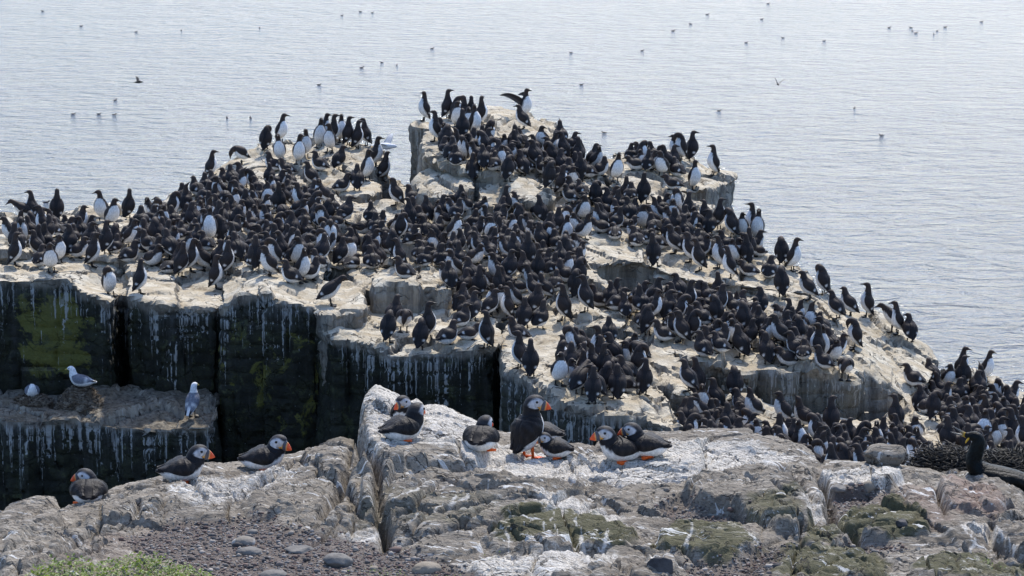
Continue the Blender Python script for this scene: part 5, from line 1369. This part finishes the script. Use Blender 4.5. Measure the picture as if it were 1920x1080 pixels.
gm = NT('gravel')
gc = gm.attr('Col', 'Color')
GRAV = gm.set(Base_Color=gc, Roughness=0.9)
pal = np.array([[0.10, 0.09, 0.085], [0.15, 0.12, 0.105], [0.20, 0.18, 0.165], [0.13, 0.085, 0.07], [0.07, 0.065, 0.065], [0.26, 0.235, 0.21], [0.17, 0.115, 0.095], [0.33, 0.29, 0.25]])
GV, GF, GC, off = [], [], [], 0
V1, F1 = ICO1
F1 = np.array(F1)
for poly, cnt in zip(GRAVEL, (9000, 900, 900, 1600, 500)):
    w = wpoly(poly)
    bx = [a for a, b in w]; by = [b for a, b in w]
    X = rng.uniform(min(bx) - 0.03, max(bx) + 0.03, cnt * 2); Yy = rng.uniform(max(9.75, min(by)), max(by) + 0.03, cnt * 2)
    keep = sdf_poly(X, Yy, w) < rng.uniform(-0.02, 0.05, cnt * 2)
    for x, y in zip(X[keep][:cnt], Yy[keep][:cnt]):
        s = 0.0033 * math.exp(rng.normal(0, 0.5))
        sz = s * np.array([rng.uniform(0.8, 1.5), rng.uniform(0.7, 1.2), rng.uniform(0.5, 0.9)])
        a = rng.uniform(0, 6.28); c, sn = math.cos(a), math.sin(a)
        v = V1 * sz * (1 + rng.uniform(-0.22, 0.22, (len(V1), 1)))
        v = np.stack([v[:, 0] * c - v[:, 1] * sn, v[:, 0] * sn + v[:, 1] * c, v[:, 2]], 1)
        GV.append(v + [x, y, ground_z(x, y) + sz[2] * 0.35]); GF.append(F1 + off); off += len(v)
        GC.append(np.tile(pal[rng.integers(len(pal))] * rng.uniform(0.7, 1.3), (len(v), 1)))
me = make_mesh('gravel', np.concatenate(GV), np.concatenate(GF), np.concatenate(GC), smooth_shade=False)
link('gravel', me, GRAV, kind='stuff', label='brown grey gravel lying in the hollows of the ledge', cat='gravel')

def leaf_material():
    m = NT('plant_leaf')
    r = m.noise(m.coords(), 20, 3, 0.6)
    mat = m.set(Base_Color=m.mix(m.step(r, 0.35, 0.65), (0.07, 0.12, 0.015), (0.20, 0.27, 0.035)), Roughness=0.5)
    m.put(m.bsdf.inputs['Subsurface Weight'], 0.0)
    tr = m.node('BsdfTranslucent', {'Color': (0.25, 0.34, 0.04)})
    mx = m.node('MixShader', {0: 0.35}); m.l.new(m.bsdf.outputs[0], mx.inputs[1]); m.l.new(tr.outputs[0], mx.inputs[2])
    m.l.new(mx.outputs[0], m.n['Material Output'].inputs[0])
    return mat
LEAF = leaf_material()
def plants(name, spots, label, seed):
    r = np.random.default_rng(seed)
    V, F, off = [], [], 0
    for (x, y, hgt, size) in spots:
        z0 = ground_z(x, y)
        a = r.uniform(0, 6.28); el = r.uniform(0.1, 0.9); l = size * r.uniform(0.6, 1.3)
        d = np.array([math.cos(a) * math.cos(el), math.sin(a) * math.cos(el), math.sin(el)]); s = np.array([-math.sin(a), math.cos(a), r.uniform(-.3, .3)])
        b = np.array([x, y, z0 + hgt])
        w = l * 0.34
        fold = np.array([0, 0, w * 0.4])
        V += [b, b + d * l * 0.4 + s * w + fold, b + d * l * 0.45, b + d * l * 0.4 - s * w + fold, b + d * l - [0, 0, l * 0.15]]
        F += [(off, off + 2, off + 1), (off, off + 3, off + 2), (off + 1, off + 2, off + 4), (off + 2, off + 3, off + 4)]; off += 5
    link(name, make_mesh(name, np.array(V), F, smooth_shade=False), LEAF, kind='stuff', label=label, cat='plants')
sp = []
pl = wpoly([(30, 1120), (60, 1078), (110, 1062), (180, 1066), (250, 1058), (300, 1052), (350, 1060), (400, 1074), (440, 1120)])
for k in range(9000):
    x = rng.uniform(-2.1, -0.9); y = rng.uniform(9.75, 10.6)
    d = sdf_poly(np.array([x]), np.array([y]), pl)[0]
    if d < 0.0:
        sp.append((x, y, rng.uniform(0, 1) ** 1.5 * 0.055 * min(1, -d / 0.06 + 0.25), 0.017))
plants('ground_plants', sp[:5200], 'bright green leafy plants along the bottom left edge', 1)
sp = []
for px, py, n in ((740, 1068, 45), (700, 1060, 25), (830, 1074, 30), (645, 1072, 20), (920, 1040, 14), (1855, 1062, 40)):
    c = gpt(px, py)
    for k in range(n): sp.append((c[0] + rng.normal(0, 0.03), c[1] + rng.normal(0, 0.04), rng.uniform(0, 0.008), 0.010))
plants('seedling_plants', sp, 'scattered tiny green seedlings in the gravel', 2)
